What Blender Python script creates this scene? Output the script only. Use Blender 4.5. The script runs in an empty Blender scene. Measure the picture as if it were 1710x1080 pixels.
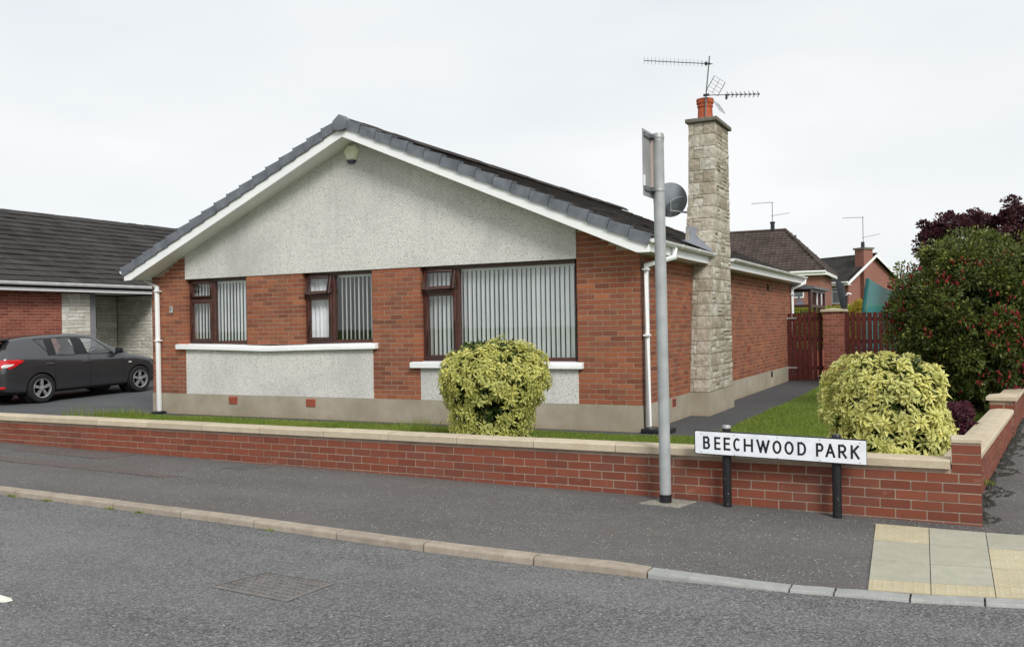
import bpy, bmesh, math, random
import numpy as np
from mathutils import Matrix, Vector

random.seed(7); rng = np.random.default_rng(7)
S = bpy.context.scene
COL = S.collection
rad = math.radians

# ------------------------------------------------------------------ camera
CAM = Vector((4.0486, -11.8865, 1.5228))
yaw, pitch, roll = 0.4712, 0.0027, -0.0171
fwd = Vector((-math.sin(yaw)*math.cos(pitch), math.cos(yaw)*math.cos(pitch), math.sin(pitch)))
r0 = Vector((math.cos(yaw), math.sin(yaw), 0)); u0 = r0.cross(fwd)
rgt = math.cos(roll)*r0 + math.sin(roll)*u0
upv = -math.sin(roll)*r0 + math.cos(roll)*u0
cd = bpy.data.cameras.new('camera'); cam = bpy.data.objects.new('camera', cd); COL.objects.link(cam)
cd.sensor_fit = 'HORIZONTAL'; cd.sensor_width = 36.0; cd.lens = 1488.95/1710*36.0
cd.clip_start = 0.1; cd.clip_end = 2000
M = Matrix((( rgt.x, upv.x, -fwd.x, CAM.x), (rgt.y, upv.y, -fwd.y, CAM.y), (rgt.z, upv.z, -fwd.z, CAM.z), (0,0,0,1)))
cam.matrix_world = M
S.camera = cam

# ------------------------------------------------------------------ sky, sun, exposure
SUN_EL = rad(38); SUN_DIR = Vector((0.72, -0.69, 0)).normalized()
w = bpy.data.worlds.new('World'); S.world = w; w.use_nodes = True
nt = w.node_tree; nt.nodes.clear()
def wn(t): return nt.nodes.new(t)
out = wn('ShaderNodeOutputWorld'); mixs = wn('ShaderNodeMixShader')
sky = wn('ShaderNodeTexSky'); sky.sky_type = 'NISHITA'; sky.sun_disc = False
sky.sun_elevation = SUN_EL; sky.sun_rotation = math.atan2(SUN_DIR.x, SUN_DIR.y)
b1 = wn('ShaderNodeBackground'); b1.inputs[1].default_value = 0.07
b2 = wn('ShaderNodeBackground'); b2.inputs[1].default_value = 0.52
tc = wn('ShaderNodeTexCoord'); mp = wn('ShaderNodeMapping'); mp.inputs['Scale'].default_value = (1.0, 1.0, 3.2)
nz = wn('ShaderNodeTexNoise'); nz.inputs['Scale'].default_value = 1.9; nz.inputs['Detail'].default_value = 5; nz.inputs['Roughness'].default_value = 0.5
cr = wn('ShaderNodeValToRGB'); cr.color_ramp.elements[0].position = 0.34; cr.color_ramp.elements[1].position = 0.66
cr.color_ramp.elements[0].color = (0.83, 0.875, 0.905, 1); cr.color_ramp.elements[1].color = (0.98, 0.985, 0.985, 1)
L = nt.links.new
L(tc.outputs['Generated'], mp.inputs[0]); L(mp.outputs[0], nz.inputs['Vector']); L(nz.outputs['Fac'], cr.inputs[0]); L(cr.outputs[0], b2.inputs[0])
L(sky.outputs[0], b1.inputs[0]); L(b1.outputs[0], mixs.inputs[1]); L(b2.outputs[0], mixs.inputs[2]); mixs.inputs[0].default_value = 0.94
L(mixs.outputs[0], out.inputs[0])
sd = bpy.data.lights.new('sun', 'SUN'); sun = bpy.data.objects.new('sun', sd); COL.objects.link(sun)
sd.energy = 1.5; sd.angle = rad(20); sd.color = (1.0, 0.978, 0.945)
sv = Vector((SUN_DIR.x*math.cos(SUN_EL), SUN_DIR.y*math.cos(SUN_EL), math.sin(SUN_EL)))
sun.rotation_euler = sv.to_track_quat('Z', 'Y').to_euler(); sun.location = (10, -10, 20)
S.view_settings.view_transform = 'Standard'; S.view_settings.look = 'None'
S.view_settings.exposure = 0.95; S.view_settings.gamma = 1.0

# ------------------------------------------------------------------ helpers
WO = {}                                   # world origin of every object that parents others
def link(o): COL.objects.link(o); return o
def tag(o, label=None, cat=None, group=None, kind=None):
    if label: o['label'] = label
    if cat: o['category'] = cat
    if group: o['group'] = group
    if kind: o['kind'] = kind
    return o
def thing(name, loc, label=None, cat=None, group=None, kind=None):
    o = link(bpy.data.objects.new(name, None)); o.location = loc; o.empty_display_size = 0.2
    WO[o.name] = Vector(loc); return tag(o, label, cat, group, kind)
def setloc(o, worldloc, parent):
    if parent is not None:
        o.parent = parent; o.location = Vector(worldloc) - WO[parent.name]
    else: o.location = worldloc
    WO[o.name] = Vector(worldloc)

class MB:
    def __init__(s): s.v = []; s.f = []; s.r = []
    def add(s, V, F, rnd=0.0):
        n = len(s.v); s.v += [tuple(p) for p in V]; s.f += [tuple(i+n for i in f) for f in F]; s.r += [rnd]*len(F); return s
    def box(s, a, b, rnd=0.0):
        x0,y0,z0 = a; x1,y1,z1 = b
        return s.add([(x0,y0,z0),(x1,y0,z0),(x1,y1,z0),(x0,y1,z0),(x0,y0,z1),(x1,y0,z1),(x1,y1,z1),(x0,y1,z1)],
                     [(0,3,2,1),(4,5,6,7),(0,1,5,4),(1,2,6,5),(2,3,7,6),(3,0,4,7)], rnd)
    def obox(s, c, size, M3=None, rnd=0.0, chamf=0.0):
        hx,hy,hz = size[0]/2, size[1]/2, size[2]/2; c = Vector(c)
        P = [Vector(p) for p in ((-hx,-hy,-hz),(hx,-hy,-hz),(hx,hy,-hz),(-hx,hy,-hz),(-hx,-hy,hz),(hx,-hy,hz),(hx,hy,hz),(-hx,hy,hz))]
        if M3 is not None: P = [M3 @ p for p in P]
        return s.add([c+p for p in P], [(0,3,2,1),(4,5,6,7),(0,1,5,4),(1,2,6,5),(2,3,7,6),(3,0,4,7)], rnd)
    def prism(s, poly, d, rnd=0.0):
        n = len(poly); d = Vector(d); A = [Vector(p) for p in poly]; B = [p+d for p in A]
        return s.add(A+B, [tuple(range(n-1,-1,-1)), tuple(range(n,2*n))] + [(i,(i+1)%n,n+(i+1)%n,n+i) for i in range(n)], rnd)
    def tube(s, path, r, n=8, caps=True, rnd=0.0):
        path = [Vector(p) for p in path]; rs = r if isinstance(r,(list,tuple)) else [r]*len(path)
        V = []; up = None
        for i,p in enumerate(path):
            if i == 0: t = path[1]-p
            elif i == len(path)-1: t = p-path[i-1]
            else: t = (path[i+1]-p).normalized()+(p-path[i-1]).normalized()
            t.normalize()
            if up is None: up = Vector((0,0,1)) if abs(t.z) < .9 else Vector((1,0,0))
            a = t.cross(up); 
            if a.length < 1e-4: a = t.cross(Vector((0,1,0)))
            a.normalize(); b = a.cross(t).normalized(); up = b
            V += [p+(a*math.cos(2*math.pi*k/n)+b*math.sin(2*math.pi*k/n))*rs[i] for k in range(n)]
        F = [(i*n+k,i*n+(k+1)%n,(i+1)*n+(k+1)%n,(i+1)*n+k) for i in range(len(path)-1) for k in range(n)]
        if caps: F += [tuple(range(n-1,-1,-1)), tuple((len(path)-1)*n+k for k in range(n))]
        return s.add(V, F, rnd)
    def lathe(s, prof, c, axis='Z', n=20, rnd=0.0, caps=True):
        V = []; c = Vector(c)
        for (r,h) in prof:
            for k in range(n):
                a = 2*math.pi*k/n; x,y = r*math.cos(a), r*math.sin(a)
                V.append(c + (Vector((x,y,h)) if axis=='Z' else Vector((h,x,y)) if axis=='X' else Vector((x,h,y))))
        F = [(i*n+k,i*n+(k+1)%n,(i+1)*n+(k+1)%n,(i+1)*n+k) for i in range(len(prof)-1) for k in range(n)]
        if caps: F += [tuple(range(n-1,-1,-1)), tuple((len(prof)-1)*n+k for k in range(n))]
        return s.add(V, F, rnd)
    def grid(s, rows, rnd=0.0):
        m = len(rows[0]); V = [p for r in rows for p in r]
        return s.add(V, [(i*m+j,i*m+j+1,(i+1)*m+j+1,(i+1)*m+j) for i in range(len(rows)-1) for j in range(m-1)], rnd)
    def build(s, name, mat, parent=None, smooth=False, origin=None, kind=None, label=None, cat=None, group=None):
        A = np.array([tuple(p) for p in s.v], float)
        if origin is None: lo, hi = A.min(0), A.max(0); origin = ((lo[0]+hi[0])/2, (lo[1]+hi[1])/2, lo[2])
        A = A - np.array(origin)
        me = bpy.data.meshes.new(name); me.from_pydata(A.tolist(), [], s.f)
        if any(s.r):
            at = me.attributes.new('rnd','FLOAT','FACE'); at.data.foreach_set('value', s.r)
        if mat is not None: me.materials.append(mat)
        if smooth: smooth_mesh(me, smooth)
        me.update()
        o = link(bpy.data.objects.new(name, me)); setloc(o, origin, parent)
        return tag(o, label, cat, group, kind)
def smooth_mesh(me, ang):
    me.polygons.foreach_set('use_smooth', [True]*len(me.polygons))
    try: me.set_sharp_from_angle(angle=rad(40 if ang is True else ang))
    except Exception: pass
def fix_normals(o):
    bm = bmesh.new(); bm.from_mesh(o.data); bmesh.ops.recalc_face_normals(bm, faces=bm.faces); bm.to_mesh(o.data); bm.free(); return o
def bevel(o, wdt=0.01, seg=2, ang=30):
    bm = bmesh.new(); bm.from_mesh(o.data)
    bmesh.ops.remove_doubles(bm, verts=bm.verts, dist=1e-5)
    bmesh.ops.recalc_face_normals(bm, faces=bm.faces)
    ed = [e for e in bm.edges if len(e.link_faces)==2 and e.calc_face_angle(0) > rad(ang)]
    bmesh.ops.bevel(bm, geom=ed, offset=wdt, segments=seg, profile=0.5, affect='EDGES')
    bm.to_mesh(o.data); bm.free(); smooth_mesh(o.data, 35); return o
def rotz(a): return Matrix.Rotation(a, 3, 'Z')
def np_obj(name, V, F, mat, parent=None, rnd=None, vatt=None, origin=None, kind=None, **kw):
    """V (n,3) array, F (m,k) int array of same-size polygons"""
    V = np.asarray(V, np.float32); F = np.asarray(F, np.int32)
    if origin is None: lo, hi = V.min(0), V.max(0); origin = (float(lo[0]+hi[0])/2, float(lo[1]+hi[1])/2, float(lo[2]))
    V = V - np.array(origin, np.float32)
    me = np_mesh(name, V, F, mat, rnd, vatt)
    o = link(bpy.data.objects.new(name, me)); setloc(o, origin, parent)
    return tag(o, kind=kind, **kw)
def np_mesh(name, V, F, mat, rnd=None, vatt=None):
    me = bpy.data.meshes.new(name); m, k = F.shape
    me.vertices.add(len(V)); me.vertices.foreach_set('co', np.ascontiguousarray(V, np.float32).ravel())
    me.loops.add(m*k); me.loops.foreach_set('vertex_index', F.ravel())
    me.polygons.add(m); me.polygons.foreach_set('loop_start', np.arange(0, m*k, k, dtype=np.int32))
    if rnd is not None:
        at = me.attributes.new('rnd','FLOAT','FACE'); at.data.foreach_set('value', np.ascontiguousarray(rnd, np.float32))
    if vatt is not None:
        at = me.attributes.new('edge','FLOAT','POINT'); at.data.foreach_set('value', np.ascontiguousarray(vatt, np.float32))
    if mat is not None: me.materials.append(mat)
    me.update(calc_edges=True); me.validate(); return me

# ------------------------------------------------------------------ materials
class NT:
    def __init__(s, name):
        s.m = bpy.data.materials.new(name); s.m.use_nodes = True; s.t = s.m.node_tree
        s.b = s.t.nodes['Principled BSDF']; s.out = s.t.nodes['Material Output']
    def n(s, t, **kw):
        x = s.t.nodes.new(t)
        for k,v in kw.items():
            if hasattr(x, k): setattr(x, k, v)
            else: x.inputs[k].default_value = v
        return x
    def l(s, a, b): s.t.links.new(a, b)
    def pos(s, scale=(1,1,1)):
        g = s.n('ShaderNodeNewGeometry'); m = s.n('ShaderNodeMapping'); m.inputs['Scale'].default_value = scale
        s.l(g.outputs['Position'], m.inputs[0]); return m.outputs[0]
    def noise(s, scale, detail=4, rough=.55, vec=None):
        x = s.n('ShaderNodeTexNoise'); x.inputs['Scale'].default_value = scale; x.inputs['Detail'].default_value = detail; x.inputs['Roughness'].default_value = rough
        s.l(vec or s.pos(), x.inputs['Vector']); return x.outputs['Fac']
    def vor(s, scale, out='Distance', vec=None, feature='F1'):
        x = s.n('ShaderNodeTexVoronoi'); x.feature = feature; x.inputs['Scale'].default_value = scale
        s.l(vec or s.pos(), x.inputs['Vector']); return x.outputs[out]
    def ramp(s, fac, stops):
        x = s.n('ShaderNodeValToRGB'); e = x.color_ramp.elements
        while len(e) > 1: e.remove(e[-1])
        for i,(p,c) in enumerate(stops):
            q = e[0] if i == 0 else e.new(p); q.position = p
            q.color = (*c,1) if len(c)==3 else c
        s.l(fac, x.inputs[0]); return x.outputs[0]
    def math(s, op, a, b=None, clamp=False):
        x = s.n('ShaderNodeMath'); x.operation = op; x.use_clamp = clamp
        for i,v in enumerate((a,b)):
            if v is None: continue
            if isinstance(v,(int,float)): x.inputs[i].default_value = v
            else: s.l(v, x.inputs[i])
        return x.outputs[0]
    def mix(s, fac, a, b, mode='MIX'):
        x = s.n('ShaderNodeMix'); x.data_type = 'RGBA'; x.blend_type = mode
        for i,v in ((0,fac),(6,a),(7,b)):
            if isinstance(v,(int,float)): x.inputs[i].default_value = v
            elif isinstance(v, tuple): x.inputs[i].default_value = (*v,1) if len(v)==3 else v
            else: s.l(v, x.inputs[i])
        return x.outputs[2]
    def rnd(s):
        a = s.n('ShaderNodeAttribute'); a.attribute_name = 'rnd'; o = s.n('ShaderNodeObjectInfo')
        return s.math('FRACT', s.math('ADD', a.outputs['Fac'], o.outputs['Random']))
    def bump(s, h, strength=.3, dist=.01):
        x = s.n('ShaderNodeBump'); x.inputs['Strength'].default_value = strength; x.inputs['Distance'].default_value = dist
        s.l(h, x.inputs['Height']); s.l(x.outputs[0], s.b.inputs['Normal'])
    def done(s, col=None, rough=.7, metal=0, spec=.4, coat=0):
        if col is not None:
            if isinstance(col, tuple): s.b.inputs['Base Color'].default_value = (*col,1)
            else: s.l(col, s.b.inputs['Base Color'])
        if isinstance(rough,(int,float)): s.b.inputs['Roughness'].default_value = rough
        else: s.l(rough, s.b.inputs['Roughness'])
        s.b.inputs['Metallic'].default_value = metal; s.b.inputs['Specular IOR Level'].default_value = spec
        if coat: s.b.inputs['Coat Weight'].default_value = coat; s.b.inputs['Coat Roughness'].default_value = .04
        return s.m
def simple(name, col, rough=.6, var=.12, scale=6, metal=0, spec=.4, coat=0, bump=0):
    m = NT(name); f = m.noise(scale, 5); d = tuple(max(0,c*(1-var)) for c in col); u = tuple(min(1,c*(1+var)) for c in col)
    c = m.ramp(f, [(.3,d),(.7,u)])
    if bump: m.bump(m.noise(scale*8, 4), bump, .005)
    return m.done(c, rough, metal, spec, coat)
def brick_mat(name, stops, dirt=.35):
    m = NT(name); r = m.rnd(); c = m.ramp(r, stops)
    n1 = m.noise(38, 6, .65); c = m.mix(m.math('MULTIPLY', n1, .55), c, (.5,.47,.45), 'MULTIPLY')
    n2 = m.noise(1.3, 4); f = m.ramp(n2, [(.45,(0,0,0)),(.8,(dirt,)*3)])
    c = m.mix(f, c, (.10,.07,.055)); n3 = m.noise(9, 5)
    c = m.mix(m.ramp(n3, [(.62,(0,0,0)),(.8,(.25,.25,.25))]), c, (.52,.33,.24))
    m.bump(m.noise(90, 5), .35, .004); return m.done(c, .85, spec=.25)
MT = {}
MT['brick'] = brick_mat('house_brick', [(0,(.20,.072,.042)),(.25,(.295,.098,.052)),(.5,(.365,.124,.060)),(.72,(.26,.100,.058)),(.88,(.41,.150,.072)),(1,(.235,.086,.058))])
MT['brick_wall'] = brick_mat('garden_wall_brick', [(0,(.19,.056,.035)),(.4,(.235,.068,.038)),(.75,(.265,.078,.045)),(1,(.205,.066,.044))], .5)
MT['brick_far'] = brick_mat('neighbour_brick', [(0,(.22,.06,.04)),(.5,(.30,.09,.06)),(1,(.36,.12,.08))])
def mortar(name, col, d):
    m = NT(name); c = m.ramp(m.noise(14,5), [(.3,tuple(x*.78 for x in col)),(.7,col)])
    c = m.mix(m.ramp(m.noise(1.6,4), [(.5,(0,0,0)),(.8,(d,d,d))]), c, (.12,.09,.075)); m.bump(m.noise(120,3), .4, .004); return m.done(c, .95, spec=.1)
MT['mortar'] = mortar('mortar_buff', (.47,.36,.285), .3)
MT['mortar_wall'] = mortar('mortar_pinkish', (.42,.32,.25), .4)
# pebble-dash render
def dash():
    m = NT('pebble_dash'); v = m.vor(108, 'Color'); d = m.vor(108, 'Distance')
    g = m.n('ShaderNodeSeparateColor'); m.l(v, g.inputs[0])
    c = m.ramp(g.outputs[0], [(0,(.21,.20,.183)),(.07,(.40,.385,.36)),(.18,(.625,.61,.58)),(.7,(.705,.69,.66)),(1,(.78,.765,.725))])
    big = m.noise(.75, 5, .6, m.pos((1,1,.75))); c = m.mix(m.ramp(big, [(.44,(0,0,0)),(.70,(.50,.50,.50))]), c, (.34,.34,.33))
    c = m.mix(m.ramp(m.noise(1,5,.6,m.pos((7,7,.7))), [(.52,(0,0,0)),(.8,(.22,.22,.22))]), c, (.30,.295,.28))
    m.bump(d, .75, .008); return m.done(c, .9, spec=.2)
MT['dash'] = dash()
MT['plinth'] = None
def plinth():
    m = NT('plinth_render'); c = m.ramp(m.noise(1.7,6,.6), [(.3,(.27,.235,.175)),(.7,(.40,.355,.285))])
    g = m.n('ShaderNodeNewGeometry'); sp = m.n('ShaderNodeSeparateXYZ'); m.l(g.outputs['Position'], sp.inputs[0])
    low = m.math('SUBTRACT', .10, sp.outputs['Z']); low = m.math('ADD', low, m.math('MULTIPLY', m.math('SUBTRACT', m.noise(3.2,5), .5), .22))
    f = m.math('MULTIPLY', low, 7, True); c = m.mix(m.math('MULTIPLY', f, .45), c, (.30,.20,.09))
    c = m.mix(m.ramp(m.noise(60,3), [(.5,(0,0,0)),(.9,(.3,.3,.3))]), c, (.2,.18,.15)); m.bump(m.noise(70,4), .25, .004); return m.done(c, .9, spec=.2)
MT['plinth'] = plinth()
def white(name='white_upvc', v=.86):
    m = NT(name); c = m.ramp(m.noise(2.3,5), [(.3,(v*.93,v*.935,v*.95)),(.65,(v,v,v*.99))]); return m.done(c, .35, spec=.45)
MT['white'] = white()
def gutter_mat():
    m = NT('white_gutter_aged'); c = m.ramp(m.noise(5,6,.65,m.pos((1,3,9))), [(.30,(.60,.61,.58)),(.5,(.80,.80,.79))]); return m.done(c, .4, spec=.4)
MT['gutter'] = gutter_mat()
MT['sill'] = simple('white_painted_sill', (.82,.83,.84), .5, .04, 3)
MT['brown'] = simple('rosewood_frame', (.062,.022,.016), .38, .3, 22, spec=.5)
MT['gate'] = simple('stained_board', (.075,.014,.011), .62, .35, 9, spec=.3, bump=.2)
def tile(name, a, b, moss=.3):
    m = NT(name); c = m.ramp(m.rnd(), [(0,a),(1,b)]); c = m.mix(m.ramp(m.noise(1.1,5), [(.4,(0,0,0)),(.75,(.5,.5,.5))]), c, tuple(x*1.6+.01 for x in b))
    c = m.mix(m.ramp(m.noise(16,5,.7), [(.60,(0,0,0)),(.74,(moss,)*3)]), c, (.16,.155,.12)); m.bump(m.noise(60,4), .4, .004); return m.done(c, .88, spec=.25)
MT['tile'] = tile('roof_tile_dark', (.020,.016,.015), (.04,.032,.029), .2)
MT['tile_n'] = tile('roof_tile_grey', (.024,.022,.021), (.041,.037,.035), .2)
MT['tile_b'] = tile('roof_tile_brown', (.042,.031,.027), (.070,.052,.045), .2)
MT['verge'] = simple('verge_grey', (.14,.152,.175), .65, .3, 5, spec=.35)
def stone(name, stops, dk=.55):
    m = NT(name); c = m.ramp(m.rnd(), stops)
    c = m.mix(m.ramp(m.noise(11,6,.68), [(.38,(dk,)*3),(.62,(0,0,0))]), c, (.17,.145,.11))
    c = m.mix(m.ramp(m.noise(3.5,5), [(.56,(0,0,0)),(.75,(.45,.45,.45))]), c, (.62,.60,.54))
    h = m.math('ADD', m.noise(16,6,.6), m.math('MULTIPLY', m.noise(60,3), .3)); m.bump(h, .9, .03); return m.done(c, .92, spec=.2)
MT['stone'] = stone('reconstituted_stone', [(0,(.36,.31,.235)),(.35,(.46,.41,.32)),(.7,(.53,.485,.40)),(1,(.60,.57,.49))])
MT['stone_n'] = stone('pale_cladding_stone', [(0,(.56,.53,.45)),(.5,(.66,.63,.55)),(1,(.74,.72,.65))], .22)
MT['stone_joint'] = simple('stone_joint', (.10,.085,.068), .95, .2, 20)
MT['terracotta'] = simple('terracotta', (.42,.10,.045), .8, .2, 9)
MT['air_brick'] = simple('air_brick_clay', (.37,.10,.06), .8, .15, 15)
MT['dark'] = simple('dark_void', (.012,.012,.012), .9, .1, 5)
MT['cap'] = simple('concrete_cap', (.16,.145,.12), .95, .3, 14, bump=.4)
MT['lead'] = simple('lead_flashing', (.24,.25,.28), .5, .25, 4, metal=.2)
MT['galv'] = simple('galvanised_steel', (.345,.362,.362), .65, .15, 7, metal=.15, spec=.3)
MT['alu'] = simple('aluminium_grey', (.34,.34,.34), .5, .15, 5, metal=.4)
MT['wire'] = simple('aerial_metal', (.16,.17,.18), .5, .2, 9, metal=.5)
MT['dish'] = simple('dish_paint', (.28,.31,.335), .6, .12, 5)
MT['cream'] = simple('cream_plastic', (.80,.78,.62), .45, .05, 4)
MT['blue_dark'] = simple('navy_plastic', (.02,.022,.05), .3, .1, 4)
MT['black'] = simple('black_paint', (.012,.012,.015), .35, .4, 12, spec=.5)
MT['letter'] = simple('sign_black', (.010,.011,.016), .4, .1, 10)
def signw():
    m = NT('sign_white_enamel'); c = m.ramp(m.noise(7,6,.6), [(.28,(.64,.67,.72)),(.55,(.80,.82,.86))]); c = m.mix(m.ramp(m.noise(55,5,.7), [(.68,(0,0,0)),(.78,(.5,.5,.5))]), c, (.4,.38,.36)); return m.done(c, .4, spec=.4)
MT['signw'] = signw()
def flaky():
    m = NT('flaking_black_paint'); c = m.mix(m.ramp(m.noise(34,6,.7), [(.66,(0,0,0)),(.71,(1,1,1))]), (.012,.012,.014), (.42,.42,.40)); return m.done(c, .45, spec=.4)
MT['post_black'] = flaky()
MT['glass'] = None
def glass(name, tint=(.93,.96,.96), f0=.045, gain=1.0):
    """thin pane: Schlick reflection that is the same from both sides"""
    m = NT(name); g = m.n('ShaderNodeNewGeometry'); d = m.n('ShaderNodeVectorMath'); d.operation = 'DOT_PRODUCT'
    m.l(g.outputs['Normal'], d.inputs[0]); m.l(g.outputs['Incoming'], d.inputs[1])
    c = m.math('SUBTRACT', 1.0, m.math('ABSOLUTE', d.outputs['Value'])); f = m.math('ADD', m.math('MULTIPLY', m.math('POWER', c, 5.0), (1-f0)*gain), f0, True)
    tr = m.n('ShaderNodeBsdfTransparent'); tr.inputs[0].default_value = (*tint,1); gl = m.n('ShaderNodeBsdfGlossy'); gl.inputs['Roughness'].default_value = .015
    mx = m.n('ShaderNodeMixShader'); m.l(f, mx.inputs[0]); m.l(tr.outputs[0], mx.inputs[1]); m.l(gl.outputs[0], mx.inputs[2]); m.l(mx.outputs[0], m.out.inputs[0]); return m.m
MT['glass'] = glass('window_glass', (.985,.99,.99), .055)
MT['car_glass'] = glass('car_glass', (.86,.91,.92), .17)
MT['blind'] = simple('blind_fabric', (.84,.87,.87), .8, .05, 3)
MT['curtain'] = simple('net_curtain', (.72,.73,.76), .85, .05, 6)
MT['room'] = simple('room_wall', (.09,.08,.075), .9, .1, 2)
# ------------------------------------------------------------------ ground materials
def asphalt(name, dark, light, chip, chipamt, scale=150, bumpy=.5, blotch=.35, brown=None):
    m = NT(name); v = m.n('ShaderNodeTexVoronoi'); v.inputs['Scale'].default_value = scale; m.l(m.pos(), v.inputs['Vector'])
    g = m.n('ShaderNodeSeparateColor'); m.l(v.outputs['Color'], g.inputs[0])
    c = m.ramp(g.outputs[0], [(0,dark),(.55,tuple((a+b)/2 for a,b in zip(dark,light))),(.9,light),(1,tuple(min(1,x*1.35) for x in light))])
    n = m.noise(.55, 6, .6); c = m.mix(m.ramp(n, [(.35,(0,0,0)),(.68,(blotch,)*3)]), c, tuple(x*.62 for x in dark))
    n = m.noise(2.7, 6, .65); c = m.mix(m.ramp(n, [(.5,(0,0,0)),(.8,(.28,)*3)]), c, tuple(x*1.25 for x in light))
    c = m.mix(m.ramp(m.noise(1,5,.55,m.pos((.22,1.5,1))), [(.42,(0,0,0)),(.62,(.30,)*3)]), c, tuple(x*1.05 for x in light))
    if brown: c = m.mix(m.ramp(m.noise(.8,4,.5,m.pos((.6,1.7,1))), [(.48,(0,0,0)),(.66,(.5,)*3)]), c, brown)
    v2 = m.n('ShaderNodeTexVoronoi'); v2.inputs['Scale'].default_value = scale*.42; v2.inputs['Randomness'].default_value = 1; m.l(m.pos(), v2.inputs['Vector'])
    g2 = m.n('ShaderNodeSeparateColor'); m.l(v2.outputs['Color'], g2.inputs[0])
    dens = m.math('MULTIPLY', m.noise(1.7,4), chipamt*2)
    sel = m.math('GREATER_THAN', m.math('ADD', g2.outputs[1], dens), 1.0)
    near = m.math('LESS_THAN', v2.outputs['Distance'], m.math('ADD', m.math('MULTIPLY', g2.outputs[2], .22), .16)); c = m.mix(m.math('MULTIPLY', sel, near), c, chip)
    m.bump(m.math('ADD', v.outputs['Distance'], m.noise(scale*.7,3)), bumpy, .006); return m.done(c, .92, spec=.25)
MT['road'] = asphalt('road_asphalt', (.066,.0662,.0675), (.208,.207,.205), (.36,.36,.34), .016, 92, .8, .22)
MT['pave'] = asphalt('footway_asphalt', (.076,.073,.071), (.152,.147,.142), (.36,.345,.31), .125, 130, .5, .3, (.118,.10,.093))
MT['drive'] = asphalt('driveway_tarmac', (.07,.074,.078), (.105,.109,.113), (.2,.2,.2), .01, 160, .3, .3)
MT['path'] = asphalt('path_tarmac', (.055,.056,.058), (.095,.095,.098), (.2,.2,.2), .02, 140, .4, .35)
def soil():
    m = NT('garden_ground_grass'); c = m.ramp(m.noise(3,6,.6), [(.3,(.085,.13,.025)),(.7,(.13,.185,.036))]); return m.done(c, .95, spec=.1)
MT['soil'] = soil()
MT['lawn'] = MT['soil']
def kerbm(name, a, b, dirt):
    m = NT(name); c = m.ramp(m.noise(9,6,.65), [(.3,a),(.7,b)]); c = m.mix(m.ramp(m.rnd(), [(0,(0,0,0)),(1,(.25,)*3)]), c, dirt)
    v = m.vor(190,'Color'); g = m.n('ShaderNodeSeparateColor'); m.l(v, g.inputs[0]); c = m.mix(m.ramp(g.outputs[0], [(.75,(0,0,0)),(1,(.45,)*3)]), c, dirt)
    m.bump(m.noise(90,4), .5, .004); return m.done(c, .92, spec=.2)
MT['kerb'] = kerbm('kerb_buff', (.28,.235,.185), (.42,.365,.30), (.17,.145,.115))
MT['kerb2'] = kerbm('kerb_grey', (.275,.28,.27), (.375,.38,.365), (.16,.155,.145))
MT['slab_g'] = kerbm('slab_grey_green', (.335,.325,.26), (.415,.40,.325), (.24,.22,.17))
MT['slab_y'] = kerbm('slab_buff', (.42,.372,.25), (.515,.462,.318), (.33,.28,.18))
MT['coping'] = kerbm('coping_buff', (.46,.385,.275), (.58,.50,.38), (.28,.235,.17))
MT['iron'] = simple('cast_iron', (.15,.138,.131), .8, .25, 12, bump=.3)
MT['paint'] = simple('road_paint', (.68,.67,.60), .8, .12, 22)

# ------------------------------------------------------------------ ground, road, pavement
ZR = -0.10
def lerpt(t, tab):
    if t <= tab[0][0]: return tab[0][1]
    for (a,va),(b,vb) in zip(tab, tab[1:]):
        if t <= b: return va+(vb-va)*(t-a)/(b-a)
    return tab[-1][1]
YK = [(-60,-6.0),(-4.9,-6.06),(-1.65,-6.17),(.43,-6.31),(1.4,-6.33),(2.2,-6.32),(3.1,-6.27),(3.74,-6.19),(4.3,-6.06),(5.2,-5.7),(6.2,-5.0),(6.9,-4.0)]
ZK = [(2.15,-.05),(2.22,-.066),(3.0,-.087),(20,-.09)]
ZW = [(-9,.075),(-7.6,.065),(1.67,-.018),(3.1,-.045),(4.1,-.062),(6,-.07)]
YW = -4.25
def zpav(x, y):
    yk = lerpt(x, YK); t = min(1, max(0, (y-yk)/(YW-yk))) if YW > yk+.05 else 1
    return lerpt(x, ZK)*(1-t)+lerpt(x, ZW)*t
def sheet(name, pts, mat, z=0, kind='structure'):
    m = MB(); m.add([(x,y,z) for x,y in pts], [tuple(range(len(pts)))]); return m.build(name, mat, kind=kind, origin=(0,0,0))
sheet('ground', [(-900,-900),(900,-900),(900,900),(-900,900)], MT['soil'], -.16)
sheet('road', [(-300,-14.5),(300,-14.5),(300,-3),(-300,-3)], MT['road'], ZR)
m = MB(); xs = [x*.25 for x in range(-140, 28)] + [6.9]
rows = []
for k in range(13):
    t = k/12; rows.append([(x, lerpt(x,YK)*(1-t)+(YW+.1)*t, zpav(x, lerpt(x,YK)*(1-t)+(YW+.1)*t)+.004*math.sin(x*2.1+k)) for x in xs])
m.grid(rows); m.build('pavement', MT['pave'], kind='structure', smooth=True, origin=(0,0,0))
SW = Vector((.0990,.9951,0)); SN = Vector((.9951,-.0990,0)); SP = Vector((4.02,YW,0))
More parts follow.
